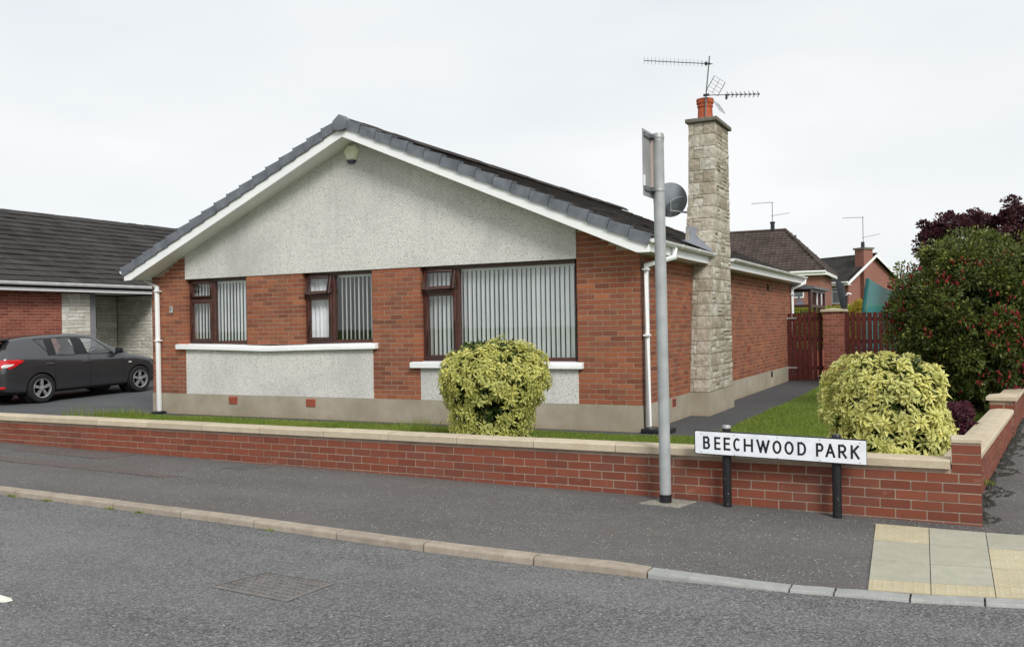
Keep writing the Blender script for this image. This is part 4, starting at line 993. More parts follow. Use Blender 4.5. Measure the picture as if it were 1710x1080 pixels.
def leaves(C, D, ln, wd, droop=.0):
    """diamond leaves: centres C, growth direction D; returns V,F (quads)"""
    n = len(C); D = unit(D); R = unit(np.cross(D, rng.normal(size=(n,3)))); N = np.cross(R, D)
    l = rng.uniform(*ln, n)[:,None]; w_ = rng.uniform(*wd, n)[:,None]*l
    base = C; mid = C+D*l*.5+N*l*.08; tip = C+D*l-np.array([0,0,1])*l*droop
    V = np.stack([base, mid-R*w_, tip, mid+R*w_], 1).reshape(-1,3); F = np.arange(4*n).reshape(n,4); return V, F
M_PIE1 = leafmat('variegated_leaf_green', [(0,(.15,.21,.02)),(.5,(.30,.34,.035)),(1,(.52,.50,.08))], .35, .5, (.93,.87,.34))
M_PIE2 = leafmat('variegated_leaf_cream', [(0,(.20,.26,.025)),(.5,(.42,.44,.06)),(1,(.70,.64,.13))], .35, .5, (.96,.91,.42))
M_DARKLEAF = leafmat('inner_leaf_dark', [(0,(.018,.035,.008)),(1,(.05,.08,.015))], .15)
M_TWIG = simple('bark_brown', (.075,.055,.04), .9, .3, 20)
def whorl_mesh(name, mat, nl, seed):
    r_ = random.Random(seed); V = []; F = []; E = []; rn = []
    for k in range(nl):
        inner = k >= nl-3; a = 2*math.pi*k/(nl-3)+r_.uniform(-.25,.25) if not inner else r_.uniform(0,6.28)
        low = (k%2 == 0 and not inner); el = (r_.uniform(-.45,-.05) if low else r_.uniform(.05,.5)) if not inner else r_.uniform(.7,1.1); l = r_.uniform(.058,.088)*(1 if not inner else .72); wd = l*.15
        d = Vector((math.cos(a)*math.cos(el),math.sin(a)*math.cos(el),math.sin(el))); s = d.cross(Vector((0,0,1))).normalized(); n = s.cross(d)
        b = d*.006; c_ = d*l*.55-n*.004; n0 = len(V)
        V += [b, d*l*.5+s*wd+n*.004, c_, d*l*.5-s*wd+n*.004, d*l-Vector((0,0,l*.16))]; ek = .42 if low else 1.0; E += [.12*ek,1*ek,.05,1*ek,.75*ek]
        F += [(n0,n0+1,n0+2),(n0,n0+2,n0+3),(n0+1,n0+4,n0+2),(n0+2,n0+4,n0+3)]; q = r_.random()*.2; rn += [q]*4
    return np.array([tuple(v) for v in V]), np.array(F), np.array(E), np.array(rn)
def whorl_bush(name, base, prof, nwh, mat, label, holes=(), squash=1.0, single=300, group=None, seed=3, npock=34):
    """prof: list of (z, radius). Whorls of leaves over the surface, dark twigs and leaves inside."""
    B = thing(name, base, label, 'shrub', group); base = np.array(base); rs = np.random.default_rng(seed)
    zs = np.array([p[0] for p in prof]); r_ = np.array([p[1] for p in prof]); zm = zs.max()
    def rad_at(z): return np.interp(z, zs, r_)
    fz = np.linspace(zs[0], zm, 60); fr = rad_at(fz); dl = np.sqrt(np.diff(fz)**2+np.diff(fr)**2); wgt = dl*(fr[1:]+fr[:-1]+.02); cum = np.cumsum(wgt)/wgt.sum()
    pockets = []
    for _ in range(npock):
        kk = rs.integers(8,50); aa = rs.uniform(0,2*math.pi); pockets.append((base+np.array([fr[kk]*math.cos(aa),fr[kk]*math.sin(aa)*squash,fz[kk]]), rs.uniform(.05,.095)))
    pts = []; tries = 0; nb = [(unit(rs.normal(size=3)), rs.uniform(.05,.16), rs.uniform(3,9)) for _ in range(26)]
    while len(pts) < nwh and tries < nwh*40:
        tries += 1
        k = int(np.searchsorted(cum, rs.uniform())); t = rs.uniform(); z = fz[k]*(1-t)+fz[k+1]*t; r0_ = fr[k]*(1-t)+fr[k+1]*t
        sn = np.array([fz[k+1]-fz[k], -(fr[k+1]-fr[k])]); sn = sn/np.linalg.norm(sn)
        a = rs.uniform(0, 2*math.pi); dv = unit(np.array([math.cos(a), math.sin(a), (z-zm*.45)/(r_.max())]))
        lump = sum(math.copysign(1,q)*A*max(0,(float(dv@c)-.86))*5 for (c,A,q) in nb)*.9 - sum(.11*max(0,math.sin(f_*float(dv@c)*6+f_))**3 for (c,A,f_) in nb[:5])*.5
        dep = -.15*rs.uniform()**2.0+lump*.5
        p = np.array([(r0_+sn[0]*dep)*math.cos(a), (r0_+sn[0]*dep)*math.sin(a)*squash, z+sn[1]*dep])
        w_ = base+p; skip = False
        for (hc,hr) in holes:
            if np.linalg.norm((w_-np.array(hc))/np.array(hr)) < 1+.12*rs.normal(): skip = True
        if skip: continue
        if any(np.linalg.norm(w_-pc) < pr_ for pc,pr_ in pockets): continue
        nrm = unit(np.array([sn[0]*math.cos(a), sn[0]*math.sin(a), sn[1]])+rs.normal(size=3)*.25+np.array([0,0,.30])); pts.append((w_, nrm))
    metas = [whorl_mesh('leaf_whorl', mat, 11, k) for k in range(4)]
    mes = [np_mesh('leaf_whorl', V, F, mat, rn, E) for (V,F,E,rn) in metas]
    pts.sort(key=lambda q: np.linalg.norm(q[0]-np.array(CAM)))
    VV=[];FF=[];EE=[];RR=[];off=0
    for i,(p,n) in enumerate(pts):
        q = Vector(n).to_track_quat('Z','Y').to_matrix() @ rotz(rs.uniform(0,6.28)); sc = rs.uniform(.8,1.3)
        if i < single:
            o = link(bpy.data.objects.new('leaf_whorl', mes[i%4])); o.parent = B; o.location = Vector(p)-WO[B.name]; o.rotation_euler = q.to_euler(); o.scale = (sc,)*3
        else:
            V,F,E,rn = metas[i%4]; VV.append((V*sc)@np.array(q).T+p); FF.append(F+off); EE.append(E); RR.append((rn+rs.uniform())%1*.99+.005); off += len(V)
    if VV: np_obj('foliage', np.concatenate(VV), np.concatenate(FF), mat, B, np.concatenate(RR), np.concatenate(EE), kind='stuff')
    # darker inner leaves
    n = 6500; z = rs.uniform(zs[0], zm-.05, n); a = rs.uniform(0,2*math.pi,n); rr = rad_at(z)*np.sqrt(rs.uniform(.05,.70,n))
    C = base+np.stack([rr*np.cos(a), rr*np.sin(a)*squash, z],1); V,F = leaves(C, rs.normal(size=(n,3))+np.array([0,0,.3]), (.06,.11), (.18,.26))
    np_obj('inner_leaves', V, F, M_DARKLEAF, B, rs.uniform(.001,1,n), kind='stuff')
    m = MB()
    for k in range(9):
        a = 2*math.pi*k/9; R_ = r_.max()*.6; m.tube([base+np.array([.03*math.cos(a),.03*math.sin(a),-.02]), base+np.array([R_*.4*math.cos(a),R_*.4*math.sin(a),zm*.45]), base+np.array([R_*math.cos(a+.3),R_*math.sin(a+.3),zm*.85])],[.02,.013,.006],6)
    m.build('stems', M_TWIG, B)
    return B
whorl_bush('variegated_shrub', (-1.17,-2.2,.02), [(.02,.38),(.25,.47),(.45,.52),(.6,.595),(.8,.675),(.98,.665),(1.10,.60),(1.19,.50),(1.26,.37),(1.305,.2),(1.32,.0)], 1400, M_PIE1,
    'round clipped yellow-green shrub in front of the picture window', holes=(((-.95,-2.75,.50),(.20,.36,.15)),((-.62,-2.65,.84),(.12,.25,.07)),((-1.28,-2.85,.78),(.08,.25,.06))), seed=3)
whorl_bush('variegated_shrub', (3.37,-2.75,.02), [(.02,.47),(.2,.53),(.4,.525),(.6,.53),(.8,.51),(.93,.475),(1.03,.41),(1.10,.31),(1.145,.18),(1.155,.0)], 1150, M_PIE2,
    'bright cream-yellow shrub beside the wall corner, behind the street sign', seed=8)

def crown(centre, radii, nclump, nleaf, clr, ln, wd, seed, shell=.35, upbias=.25, droop=.1, hollow=.55):
    rs = np.random.default_rng(seed); out = []; centre = np.array(centre); radii = np.array(radii)
    d = unit(rs.normal(size=(nclump,3))); cc_ = centre+d*radii*(rs.uniform(hollow,1.0,(nclump,1)))
    C = []; D = []; R_ = []
    for k in range(nclump):
        n = int(nleaf/nclump*rs.uniform(.6,1.4)); v = unit(rs.normal(size=(n,3))); rr = clr*rs.uniform(.6,1.35)
        p = cc_[k]+v*rr*rs.uniform(shell,1,(n,1))**.6*np.array([1,1,.8]); C.append(p); D.append(v+np.array([0,0,upbias])+rs.normal(size=(n,3))*.35)
        R_.append(np.clip(rs.uniform(.0,.55)+rs.uniform(0,.45,n),.001,.999))
    C = np.concatenate(C); D = np.concatenate(D); V,F = leaves(C, D, ln, wd, droop); return V,F,np.concatenate(R_),cc_
M_CRIN = leafmat('flowering_shrub_leaf', [(0,(.042,.062,.016)),(.4,(.092,.118,.026)),(.75,(.175,.20,.04)),(1,(.26,.265,.055))], .2, .45)
M_RED = leafmat('crimson_flower', [(0,(.19,.014,.020)),(.6,(.25,.020,.030)),(1,(.30,.04,.025))], .3, .5)
M_BURG = leafmat('burgundy_leaf', [(0,(.040,.014,.018)),(.6,(.080,.025,.032)),(1,(.13,.042,.048))], .25)
M_HEATH = leafmat('plum_leaf', [(0,(.055,.012,.022)),(1,(.14,.035,.06))], .25)
M_GOLD = leafmat('golden_leaf', [(0,(.25,.20,.02)),(1,(.55,.42,.05))], .3)
M_LIME = leafmat('lime_leaf', [(0,(.14,.17,.015)),(1,(.36,.38,.04))], .3)
def trunk(T, base, top, r, limbs, seed):
    rs = random.Random(seed); m = MB(); b = Vector(base); t = Vector(top)
    m.tube([b-Vector((0,0,.05)),b.lerp(t,.4)+Vector((.04,.02,0)),t],[r,r*.75,r*.35],10); m.build('trunk', M_TWIG, T, smooth=60)
    for L_ in limbs:
        m = MB(); s = b.lerp(t, rs.uniform(.25,.7)); e = Vector(L_); m.tube([s,s.lerp(e,.5)+Vector((0,0,.1)),e],[r*.5,r*.3,r*.1],7); m.build('limb', M_TWIG, T, smooth=60)
# flowering shrub
FS = thing('flowering_shrub', (4.25,4.0,.0), 'tall dark evergreen shrub covered in crimson lantern flowers', 'shrub')
V1,F1,R1,c1 = crown((4.22,4.05,1.55),(1.24,1.28,1.26),330,92000,.20,(.045,.08),(.18,.26),21,hollow=.80)
V2,F2,R2,_ = crown((4.05,4.05,.75),(.95,1.0,.55),70,13000,.2,(.05,.085),(.16,.24),22)
np_obj('crown', np.concatenate([V1,V2]), np.concatenate([F1,F2+len(V1)]), M_CRIN, FS, np.concatenate([R1,R2]), kind='stuff')
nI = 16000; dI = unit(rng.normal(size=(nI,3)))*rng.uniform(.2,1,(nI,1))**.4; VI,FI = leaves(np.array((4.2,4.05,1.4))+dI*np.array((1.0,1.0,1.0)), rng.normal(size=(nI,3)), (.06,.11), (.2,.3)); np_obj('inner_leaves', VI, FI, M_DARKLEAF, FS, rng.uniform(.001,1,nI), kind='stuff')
trunk(FS, (4.2,4.0,0), (4.25,4.05,1.8), .07, [tuple(c1[k]) for k in range(0,26,2)], 4)
rs = np.random.default_rng(5); fl = MB(); fm = []
for k in range(3):
    q = MB(); q.lathe([(.003,.045),(.014,.036),(.020,.012),(.016,-.012),(.010,-.026),(.002,-.028)],(0,0,0),n=7); me = bpy.data.meshes.new('lantern_flower'); me.from_pydata([tuple(v) for v in q.v],[],q.f); me.materials.append(M_RED); fm.append(me)
made = 0; extra = MB()
for c_ in range(190):
    while True:
        d = unit(rs.normal(size=3))
        if d[1] < .35 and d[2] < .72: break
    p0 = np.array((4.20,4.05,1.50))+d*np.array((1.30,1.36,1.34))*rs.uniform(.90,1.03)
    for q in range(rs.integers(2,7)):
        p = p0+rs.normal(size=3)*np.array((.07,.07,.04)); sc = rs.uniform(.55,.95)
        if made < 300:
            o = link(bpy.data.objects.new('lantern_flower', fm[made%3])); o.parent = FS; o.location = Vector(p)-WO[FS.name]; o.scale = (sc,)*3; o.rotation_euler = (rs.normal()*.25,rs.normal()*.25,0); made += 1
        else:
            n0 = len(extra.v); extra.lathe([(.003*sc,.045*sc),(.014*sc,.036*sc),(.020*sc,.012*sc),(.016*sc,-.012*sc),(.002*sc,-.028*sc)],p,n=6,rnd=rs.uniform(.01,1))
if extra.v: extra.build('lantern_flowers', M_RED, FS, kind='stuff')
# burgundy tree behind it
BT = thing('burgundy_tree', (4.1,8.0,0), 'dark burgundy-leaved tree rising behind the flowering shrub', 'tree')
V1,F1,R1,c1 = crown((4.60,8.0,3.10),(1.25,1.0,.74),140,22000,.14,(.05,.085),(.25,.35),31,shell=.05,hollow=.25,upbias=.6)
V2,F2,R2,c2 = crown((3.55,8.0,3.12),(.50,.5,.52),46,6000,.11,(.05,.085),(.25,.35),32,shell=.05,hollow=.25,upbias=.6)
np_obj('crown', np.concatenate([V1,V2]), np.concatenate([F1,F2+len(V1)]), M_BURG, BT, np.concatenate([R1,R2]), kind='stuff')
trunk(BT, (4.1,8.0,0), (4.2,8.0,2.9), .08, [tuple(c1[k]) for k in range(0,24,2)]+[tuple(c2[k]) for k in range(0,10,2)], 5)
# small plum shrub by the corner
PS = thing('plum_shrub', (3.98,-.9,.02), 'small plum-coloured shrub between the cream shrub and side wall', 'shrub')
V1,F1,R1,c1 = crown((3.97,-.85,.40),(.13,.14,.22),22,5200,.075,(.018,.032),(.25,.35),41)
np_obj('foliage', V1, F1, M_HEATH, PS, R1, kind='stuff')
m = MB()
for k in range(7): a = k*.9; m.tube([(3.98,-.85,.0),(3.98+.05*math.cos(a),-.85+.05*math.sin(a),.2),(3.98+.12*math.cos(a),-.85+.12*math.sin(a),.45)],[.012,.008,.004],5)
m.build('stems', M_TWIG, PS)
# golden bush and lime hedge in the back garden
GB = thing('golden_bush', (1.05,17,0), 'golden conifer bush behind the gate pillar', 'bush')
V1,F1,R1,c1 = crown((1.10,17,1.55),(.24,.3,.80),40,7000,.11,(.03,.06),(.2,.35),51); np_obj('foliage', V1, F1, M_GOLD, GB, R1, kind='stuff')
m = MB(); m.tube([(1.1,17,0),(1.1,17,1.9)],[.05,.015],7); m.build('trunk', M_TWIG, GB)
HG = thing('lime_hedge', (0,19.5,0), 'clipped lime-green hedge beyond the red board gate', 'hedge')
n = 26000; xs = rng.uniform(-4,7,n); side = rng.uniform(size=n) < .6
C = np.stack([xs, np.where(side,19.2+rng.normal(size=n)*.04,rng.uniform(19.2,20,n)), np.where(side,rng.uniform(.2,1.9,n),1.9+rng.normal(size=n)*.04)],1)
V,F = leaves(C, rng.normal(size=(n,3))+np.array([0,-.5,.6]), (.05,.1), (.25,.35)); np_obj('foliage', V, F, M_LIME, HG, rng.uniform(.001,1,n), kind='stuff')
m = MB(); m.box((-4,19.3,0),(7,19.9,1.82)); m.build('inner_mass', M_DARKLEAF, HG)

# ------------------------------------------------------------------ grass
def inpoly(x, y, P):
    c = np.zeros(len(x), bool); n = len(P); j = n-1
    for i in range(n):
        xi,yi = P[i]; xj,yj = P[j]
        c ^= ((yi > y) != (yj > y)) & (x < (xj-xi)*(y-yi)/(yj-yi+1e-12)+xi); j = i
    return c
def blades(x, y, z, h, lean=.5, wd=.0035):
    n = len(x); a = rng.uniform(0,2*math.pi,n); b = rng.uniform(0,2*math.pi,n); ln = rng.uniform(0,lean,n)*h
    P = np.stack([x,y,z],1); s = np.stack([np.cos(a),np.sin(a),np.zeros(n)],1)*(wd*rng.uniform(.7,1.4,n))[:,None]
    tip = P+np.stack([np.cos(b)*ln,np.sin(b)*ln,h],1); V = np.stack([P-s,P+s,tip],1).reshape(-1,3); return V, np.arange(3*n).reshape(n,3)
M_GRASS = leafmat('grass_blade', [(0,(.10,.165,.022)),(.5,(.18,.25,.034)),(.85,(.24,.30,.045)),(1,(.36,.35,.10))], .3, .6)
xs = []; ys = []
def scatter(n, x0,x1,y0,y1, P):
    x = rng.uniform(x0,x1,n); y = rng.uniform(y0,y1,n); k = inpoly(x,y,P); xs.append(x[k]); ys.append(y[k])
scatter(95000,-9.85,3.95,-1.9,-.45,LAWN1); scatter(26000,-9.85,3.95,-4.05,-1.9,LAWN1); scatter(60000,.9,4.6,-.3,4,LAWN2); scatter(30000,.9,5.6,4,11.3,LAWN2)
x = np.concatenate(xs); y = np.concatenate(ys); h = rng.uniform(.018,.05,len(x))*(1+.5*np.sin(x*2.3+np.sin(y*3))*.5)
V,F = blades(x,y,np.full(len(x),.026),h,.8); np_obj('lawn_grass', V, F, M_GRASS, None, np.clip(.5+.28*np.sin(x*1.7+y*2.3)*np.sin(y*1.3-x)+rng.normal(size=len(x))*.2,.001,.999), kind='stuff', label='short mown green grass round the bungalow')
def tuft(cx_,cy_,rx,ry,n,hh,label,name='grass_tuft'):
    T = thing(name,(cx_,cy_,.02),label,'grass tuft'); r_ = np.sqrt(rng.uniform(size=n)); a = rng.uniform(0,6.28,n); x = cx_+rx*r_*np.cos(a); y = cy_+ry*r_*np.sin(a)
    V,F = blades(x,y,np.full(n,.02),rng.uniform(.12,1,n)**1.4*hh*(1.2-.5*r_),.7,.0035); np_obj('blades',V,F,M_GRASS,T,np.clip(rng.normal(.45,.2,n),.001,.999),kind='stuff')
tuft(-2.75,-1.35,.5,.2,1100,.30,'tall unmown grass tuft left of the round shrub by the wall')
tuft(-9.55,-.75,.75,.22,900,.22,'rough long grass at the foot of the white downpipe by the driveway')
tuft(-10.35,-1.0,.5,.18,220,.30,'sparse seeding grass at the edge of the driveway')
tuft(4.22,-2.75,.05,.05,60,.07,'tiny green weed at the corner of the brick wall','wall_weed')

# weeds in the kerb joints
VV=[];FF=[];n0=0
for (x,n) in ((-3.93,70),(-2.99,40),(-4.5,60),(-2.6,50),(-1.0,30),(-5.6,60)):
    xx = x+rng.normal(size=n)*.035; yy = np.array([lerpt(v,YK)-.135 for v in xx])-rng.uniform(0,.015,n); V,F = blades(xx,yy,np.full(n,ZR),rng.uniform(.01,.028,n),1.2,.004); VV.append(V); FF.append(F+n0); n0 += len(V)
np_obj('kerb_weeds', np.concatenate(VV), np.concatenate(FF), M_GRASS, None, rng.uniform(.001,.9,sum(len(f) for f in FF)), kind='stuff', label='tiny weeds growing along the kerb line')
# ------------------------------------------------------------------ neighbouring bungalow beyond the driveway
NB = thing('neighbour_bungalow', (-18.5,3,0), 'low brick bungalow with pale stone cladding beyond the parked car', 'house')
NX = -16.6
m = MB(); m.box((NX-.3,-7,0),(NX-.005,3.236,2.62)); m.build('mortar_core', MT['mortar'], NB)
L3 = []; field(L3, (NX,0,0), (0,1,0), (1,0,0), courses(-7,3.236,.03,2.60,.05)); lay(L3, MT['brick_far'], NB, 300)
def clad(o, d, n, u0, u1, z0, z1, seed):
    """random squared stone cladding on a plane"""
    rs = random.Random(seed); o = Vector(o); d = Vector(d); n = Vector(n)
    z = z0
    while z < z1-.05:
        h = .19; u = u0
        while u < u1-.02:
            l = rs.choice((.16,.22,.28,.34)); e = min(u+l,u1)
            if u1-e < .09: e = u1
            parts = rs.choice((1,1,2,2,3)); hh = min(h, z1-z)
            for k in range(parts):
                a = z+hh*k/parts+.004; b = z+hh*(k+1)/parts-.004
                P_ = [o+d*(u+.004)+Vector((0,0,a)),o+d*(e-.004)+Vector((0,0,a)),o+d*(e-.004)+Vector((0,0,b)),o+d*(u+.004)+Vector((0,0,b))]
                stoneobj(P_, n, MT['stone_n'], NB, 'cladding_stone', depth=.03, proud=rs.uniform(.012,.028), nx=3, nz=2)
            u = e
        z += h
m = MB(); m.box((NX-.3,3.24,0),(NX-.012,4.07,2.62)); m.box((-18.3,4.3,0),(-18.02,6.1,2.62)); m.box((-18.3,6.072,0),(NX-.012,6.3,2.62)); m.box((NX-.3,6.3,0),(NX-.012,13,2.62)); m.box((NX-8,-7,0),(NX-.31,-6.8,2.62)); m.build('stone_backing', MT['stone_joint'], NB)
clad((NX,3.24,0),(0,1,0),(1,0,0),0,.83,.9,2.56,1)
clad((-18.0,4.3,0),(0,1,0),(1,0,0),0,1.74,.9,2.56,2)
clad((-18.0,6.06,0),(1,0,0),(0,-1,0),0,1.40,.7,2.56,3)
m = MB(); m.box((NX-.18,4.09,0),(NX-.02,4.26,2.60)); bevel(m.build('porch_post', simple('grey_post',(.20,.20,.21),.6,.1,6), NB),.01,1)
EX, EZ = -16.2, 2.60; tn = .545; tb = math.atan(tn)
for (a,b,nm,mt) in (((EX-.02,-7.4,EZ-.02),(EX,13,EZ+.15),'fascia','white'),((NX-1.6,-7.2,EZ),(EX-.021,13,EZ+.02),'soffit','white')):
    m = MB(); m.box(a,b); m.build(nm, MT[mt], NB)
m = MB(); m.box((EX+.002,-7.4,EZ+.105),(EX+.11,13,EZ+.20)); bevel(m.build('gutter', simple('grey_gutter',(.42,.42,.42),.5,.15,5), NB),.03,3)
hr = 4.15; rz = EZ+.20+tn*hr
NR = thing('roof', (EX-hr,3,EZ)); NR.parent = NB; NR.location = WO[NR.name]-WO[NB.name]
m = MB(); m.prism([(EX+.02,-7.3,EZ+.14),(EX-hr,-7.3,rz-.06),(EX-2*hr,-7.3,EZ+.14),(EX-2*hr,-7.3,EZ+.03),(EX-hr,-7.3,rz-.2),(EX+.02,-7.3,EZ+.06)],(0,21,0)); fix_normals(m.build('deck', MT['dark'], NR))
m = MB(); tiles(m,(EX+.06,-7.4,EZ+.17),(0,1,0),(-math.cos(tb),0,math.sin(tb)),(math.sin(tb),0,math.cos(tb)),21,15,.318,.33,jit=.006,lift=.03,thick=.028); m.build('roof_tiles', MT['tile_n'], NR, kind='stuff')
y = -7.4
while y < 13.5:
    m = MB(); m.prism([(EX-hr+x,y,rz+h) for x,h in ((-.15,-.06),(-.08,.0),(0,.03),(.08,.0),(.15,-.06))],(0,.44,0)); fix_normals(m.build('ridge_tile', MT['tile_n'], NR)); y += .45
m = MB(); m.prism([(NX,-6.9,2.62),(EX-hr,-6.9,rz-.2),(EX-2*hr+.4,-6.9,2.62)],(0,.2,0)); fix_normals(m.build('gable', MT['dash'], NB))

# ------------------------------------------------------------------ the parked car
CAR = thing('parked_car', (-14.9,2.0,.0), 'dark grey five-door hatchback parked on the driveway', 'car')
MT['carpaint'] = simple('graphite_car_paint', (.075,.077,.082), .26, .05, 3, metal=.65, spec=.5, coat=1.0)
MT['trim'] = simple('black_trim', (.010,.010,.011), .45, .1, 9)
MT['tyre'] = simple('tyre_rubber', (.013,.013,.014), .85, .15, 30)
MT['alloy'] = simple('alloy_wheel', (.42,.42,.43), .35, .08, 9, metal=.6)
MT['tail'] = simple('red_lens', (.55,.012,.015), .15, .1, 9, spec=.6, coat=.5)
MT['clear'] = simple('clear_lens', (.70,.68,.66), .12, .1, 9, spec=.6, coat=.5)
MT['seat'] = simple('seat_cloth', (.03,.03,.033), .9, .1, 9)
CM = Matrix.Translation((-14.9,-.055,.0)) @ Matrix.Rotation(.0205,4,'X')
def cw(p): return CM @ Vector(p)
# station: (y_low, y_belt, y_roof, w_low, w_belt, w_roof, z_bottom, z_belt, z_roof)
ST = [
 (0.02,0.05,0.34,.76,.70,.53,.30,1.00,1.37),
 (0.04,0.14,0.36,.83,.80,.57,.24,1.005,1.395),
 (0.20,0.30,0.42,.875,.845,.595,.20,1.01,1.415),
 (0.62,0.62,0.60,.888,.85,.615,.185,1.00,1.445),
 (0.90,0.90,0.90,.890,.851,.62,.18,.992,1.47),
 (1.135,1.125,1.155,.892,.852,.625,.18,.986,1.482),
 (1.18,1.17,1.20,.892,.852,.625,.18,.984,1.485),
 (1.905,1.895,1.885,.895,.85,.63,.18,.970,1.492),
 (1.965,1.955,1.945,.895,.85,.63,.18,.968,1.490),
 (3.00,2.98,2.38,.89,.838,.61,.18,.958,1.455),
 (3.14,3.12,2.48,.888,.82,.58,.18,.955,1.43),
]
HOOD = [(3.32,.885,.80,.19,.93,.985),(3.62,.88,.76,.20,.885,.945),(3.92,.86,.70,.21,.82,.88),(4.12,.78,.62,.23,.72,.77),(4.22,.66,.55,.27,.60,.64)]
def section(s):
    yl,yb_,yr,wl,wb,wr,z0_,zb2,zr = s; P = []
    for (w_,z,y) in ((0,z0_,yl),(wl*.86,z0_,yl),(wl*.975,z0_+.07,yl),(wl*.985,.42,yl),(wl,.62,yl),(wl*.997,.78,yl),(wl*.985,.87,(yl+yb_)/2),(wb+.012,zb2-.035,yb_),(wb,zb2,yb_)): P.append((w_,y,z))
    for t in (.5,): P.append((wb+(wr-wb)*t+.03,yb_+(yr-yb_)*t,zb2+(zr-.055-zb2)*t))
    P.append((wr,yr,zr-.055)); P.append((wr-.05,yr,zr-.018)); P.append((wr*.6,yr,zr)); P.append((0,yr,zr+.008)); return P
def hsection(h):
    y,wl,wt,z0_,zs_,zc_ = h; P = []
    for (w_,z) in ((0,z0_),(wl*.86,z0_),(wl*.975,z0_+.07),(wl*.985,min(.42,zs_*.6)),(wl,min(.62,zs_*.78)),(wl*.995,min(.76,zs_*.88)),(wl*.975,zs_*.95),(wl*.94,zs_*.985),(wl*.91,zs_)): P.append((w_,y,z))
    for t in (.2,.45,.65,.85,1.0): P.append((wl*.91*(1-t),y,zs_+(zc_-zs_)*math.sin(t*math.pi/2))) 
    return P
secs = [section(s) for s in ST]+[hsection(h) for h in HOOD]
nq = len(secs[0]); ns = len(secs)
bm = bmesh.new(); grid = {}
for sd_ in (1,-1):
    for i in range(ns):
        for j in range(nq):
            if sd_ == -1 and j in (0,nq-1): grid[(sd_,i,j)] = grid[(1,i,j)]; continue
            x,y,z = secs[i][j]; grid[(sd_,i,j)] = bm.verts.new((x*sd_,y,z))
PAINT,GLASS,TRIM = 0,1,2
for sd_ in (1,-1):
    for i in range(ns-1):
        for j in range(nq-1):
            vs = [grid[(sd_,i,j)],grid[(sd_,i+1,j)],grid[(sd_,i+1,j+1)],grid[(sd_,i,j+1)]]
            if sd_ == -1: vs.reverse()
            f = bm.faces.new(vs); mt = PAINT
            if j in (8,9):
                if i in (4,6,8): mt = GLASS          # quarter light, rear door, front door
                if i in (5,7): mt = TRIM
            if i == 10 and j >= 9: mt = GLASS          # windscreen
            if i == 10 and j == 8: mt = TRIM
            if j in (0,1): mt = TRIM
            f.material_index = mt
    # rear end cap
    for j in range(nq-1):
        a,b = grid[(sd_,0,j)],grid[(sd_,0,j+1)]
        ca = bm.verts.new((0,secs[0][j][1]-.06,secs[0][j][2])) if False else None
# rear face: centre column
cen = [bm.verts.new((0,secs[0][j][1]-(.05 if j < 8 else .035),secs[0][j][2])) for j in range(1,nq-1)]
cen = [grid[(1,0,0)]]+cen+[grid[(1,0,nq-1)]]
for sd_ in (1,-1):
    for j in range(nq-1):
        vs = [cen[j],grid[(sd_,0,j)],grid[(sd_,0,j+1)],cen[j+1]]
        vs = list(dict.fromkeys(vs))
        if sd_ == -1: vs.reverse()
        f = bm.faces.new(vs); f.material_index = GLASS if j in (8,9,10) else (TRIM if j in (0,1) else PAINT)
cenf = [bm.verts.new((0,secs[-1][j][1]+.05,secs[-1][j][2])) for j in range(1,nq-1)]
cenf = [grid[(1,ns-1,0)]]+cenf+[grid[(1,ns-1,nq-1)]]
for sd_ in (1,-1):
    for j in range(nq-1):
        vs = list(dict.fromkeys([cenf[j],cenf[j+1],grid[(sd_,ns-1,j+1)],grid[(sd_,ns-1,j)]]))
        if sd_ == -1: vs.reverse()
        bm.faces.new(vs)
bmesh.ops.recalc_face_normals(bm, faces=bm.faces)
me = bpy.data.meshes.new('car_shell'); bm.to_mesh(me); bm.free()
tmp = link(bpy.data.objects.new('car_shell_tmp', me))
for nm in ('carpaint','car_glass','trim'): me.materials.append(MT[nm])
md = tmp.modifiers.new('s','SUBSURF'); md.levels = 2; md.render_levels = 2
cut = MB()
for yw in (.905,3.505):
    for sx in (-1,1): cut.lathe([(.355,-.16),(.355,.16)],(sx*.90,yw,.315),axis='X',n=40)
cutter = cut.build('cutter_tmp', MT['trim']); fix_normals(cutter)
bo_ = tmp.modifiers.new('b','BOOLEAN'); bo_.operation = 'DIFFERENCE'; bo_.object = cutter; bo_.solver = 'EXACT'
dg = bpy.context.evaluated_depsgraph_get(); ev = bpy.data.meshes.new_from_object(tmp.evaluated_get(dg))
qb = bmesh.new(); qb.from_mesh(ev)
_mn = [m_.name for m_ in ev.materials]; _g = _mn.index('car_glass'); _p = _mn.index('graphite_car_paint')
ql = [f for f in qb.faces if f.material_index == _g and .55 < f.calc_center_median().y < 1.2 and abs(f.calc_center_median().x) > .45 and f.calc_center_median().z > .98]
pa, pb = Vector((0,.90,1.37)), Vector((0,1.13,1.06)); pn = Vector((1,0,0)).cross(pb-pa).normalized()
bmesh.ops.bisect_plane(qb, geom=list({v for f in ql for v in f.verts})+list({e for f in ql for e in f.edges})+ql, plane_co=pa, plane_no=pn)
for f in qb.faces:
    c_ = f.calc_center_median()
    if f.material_index == _g and .5 < c_.y < 1.2 and abs(c_.x) > .45 and c_.z > .98 and (c_.z < 1.37+(1.06-1.37)*(c_.y-.90)/.23): f.material_index = _p
qb.to_mesh(ev); qb.free()
V_ = [CM @ v.co for v in ev.vertices]; matn = [m_.name if m_ else '' for m_ in ev.materials]
groups = {}
polys = [(tuple(p.vertices), p.material_index) for p in ev.polygons]
gi = matn.index('car_glass'); ti = matn.index('black_trim')
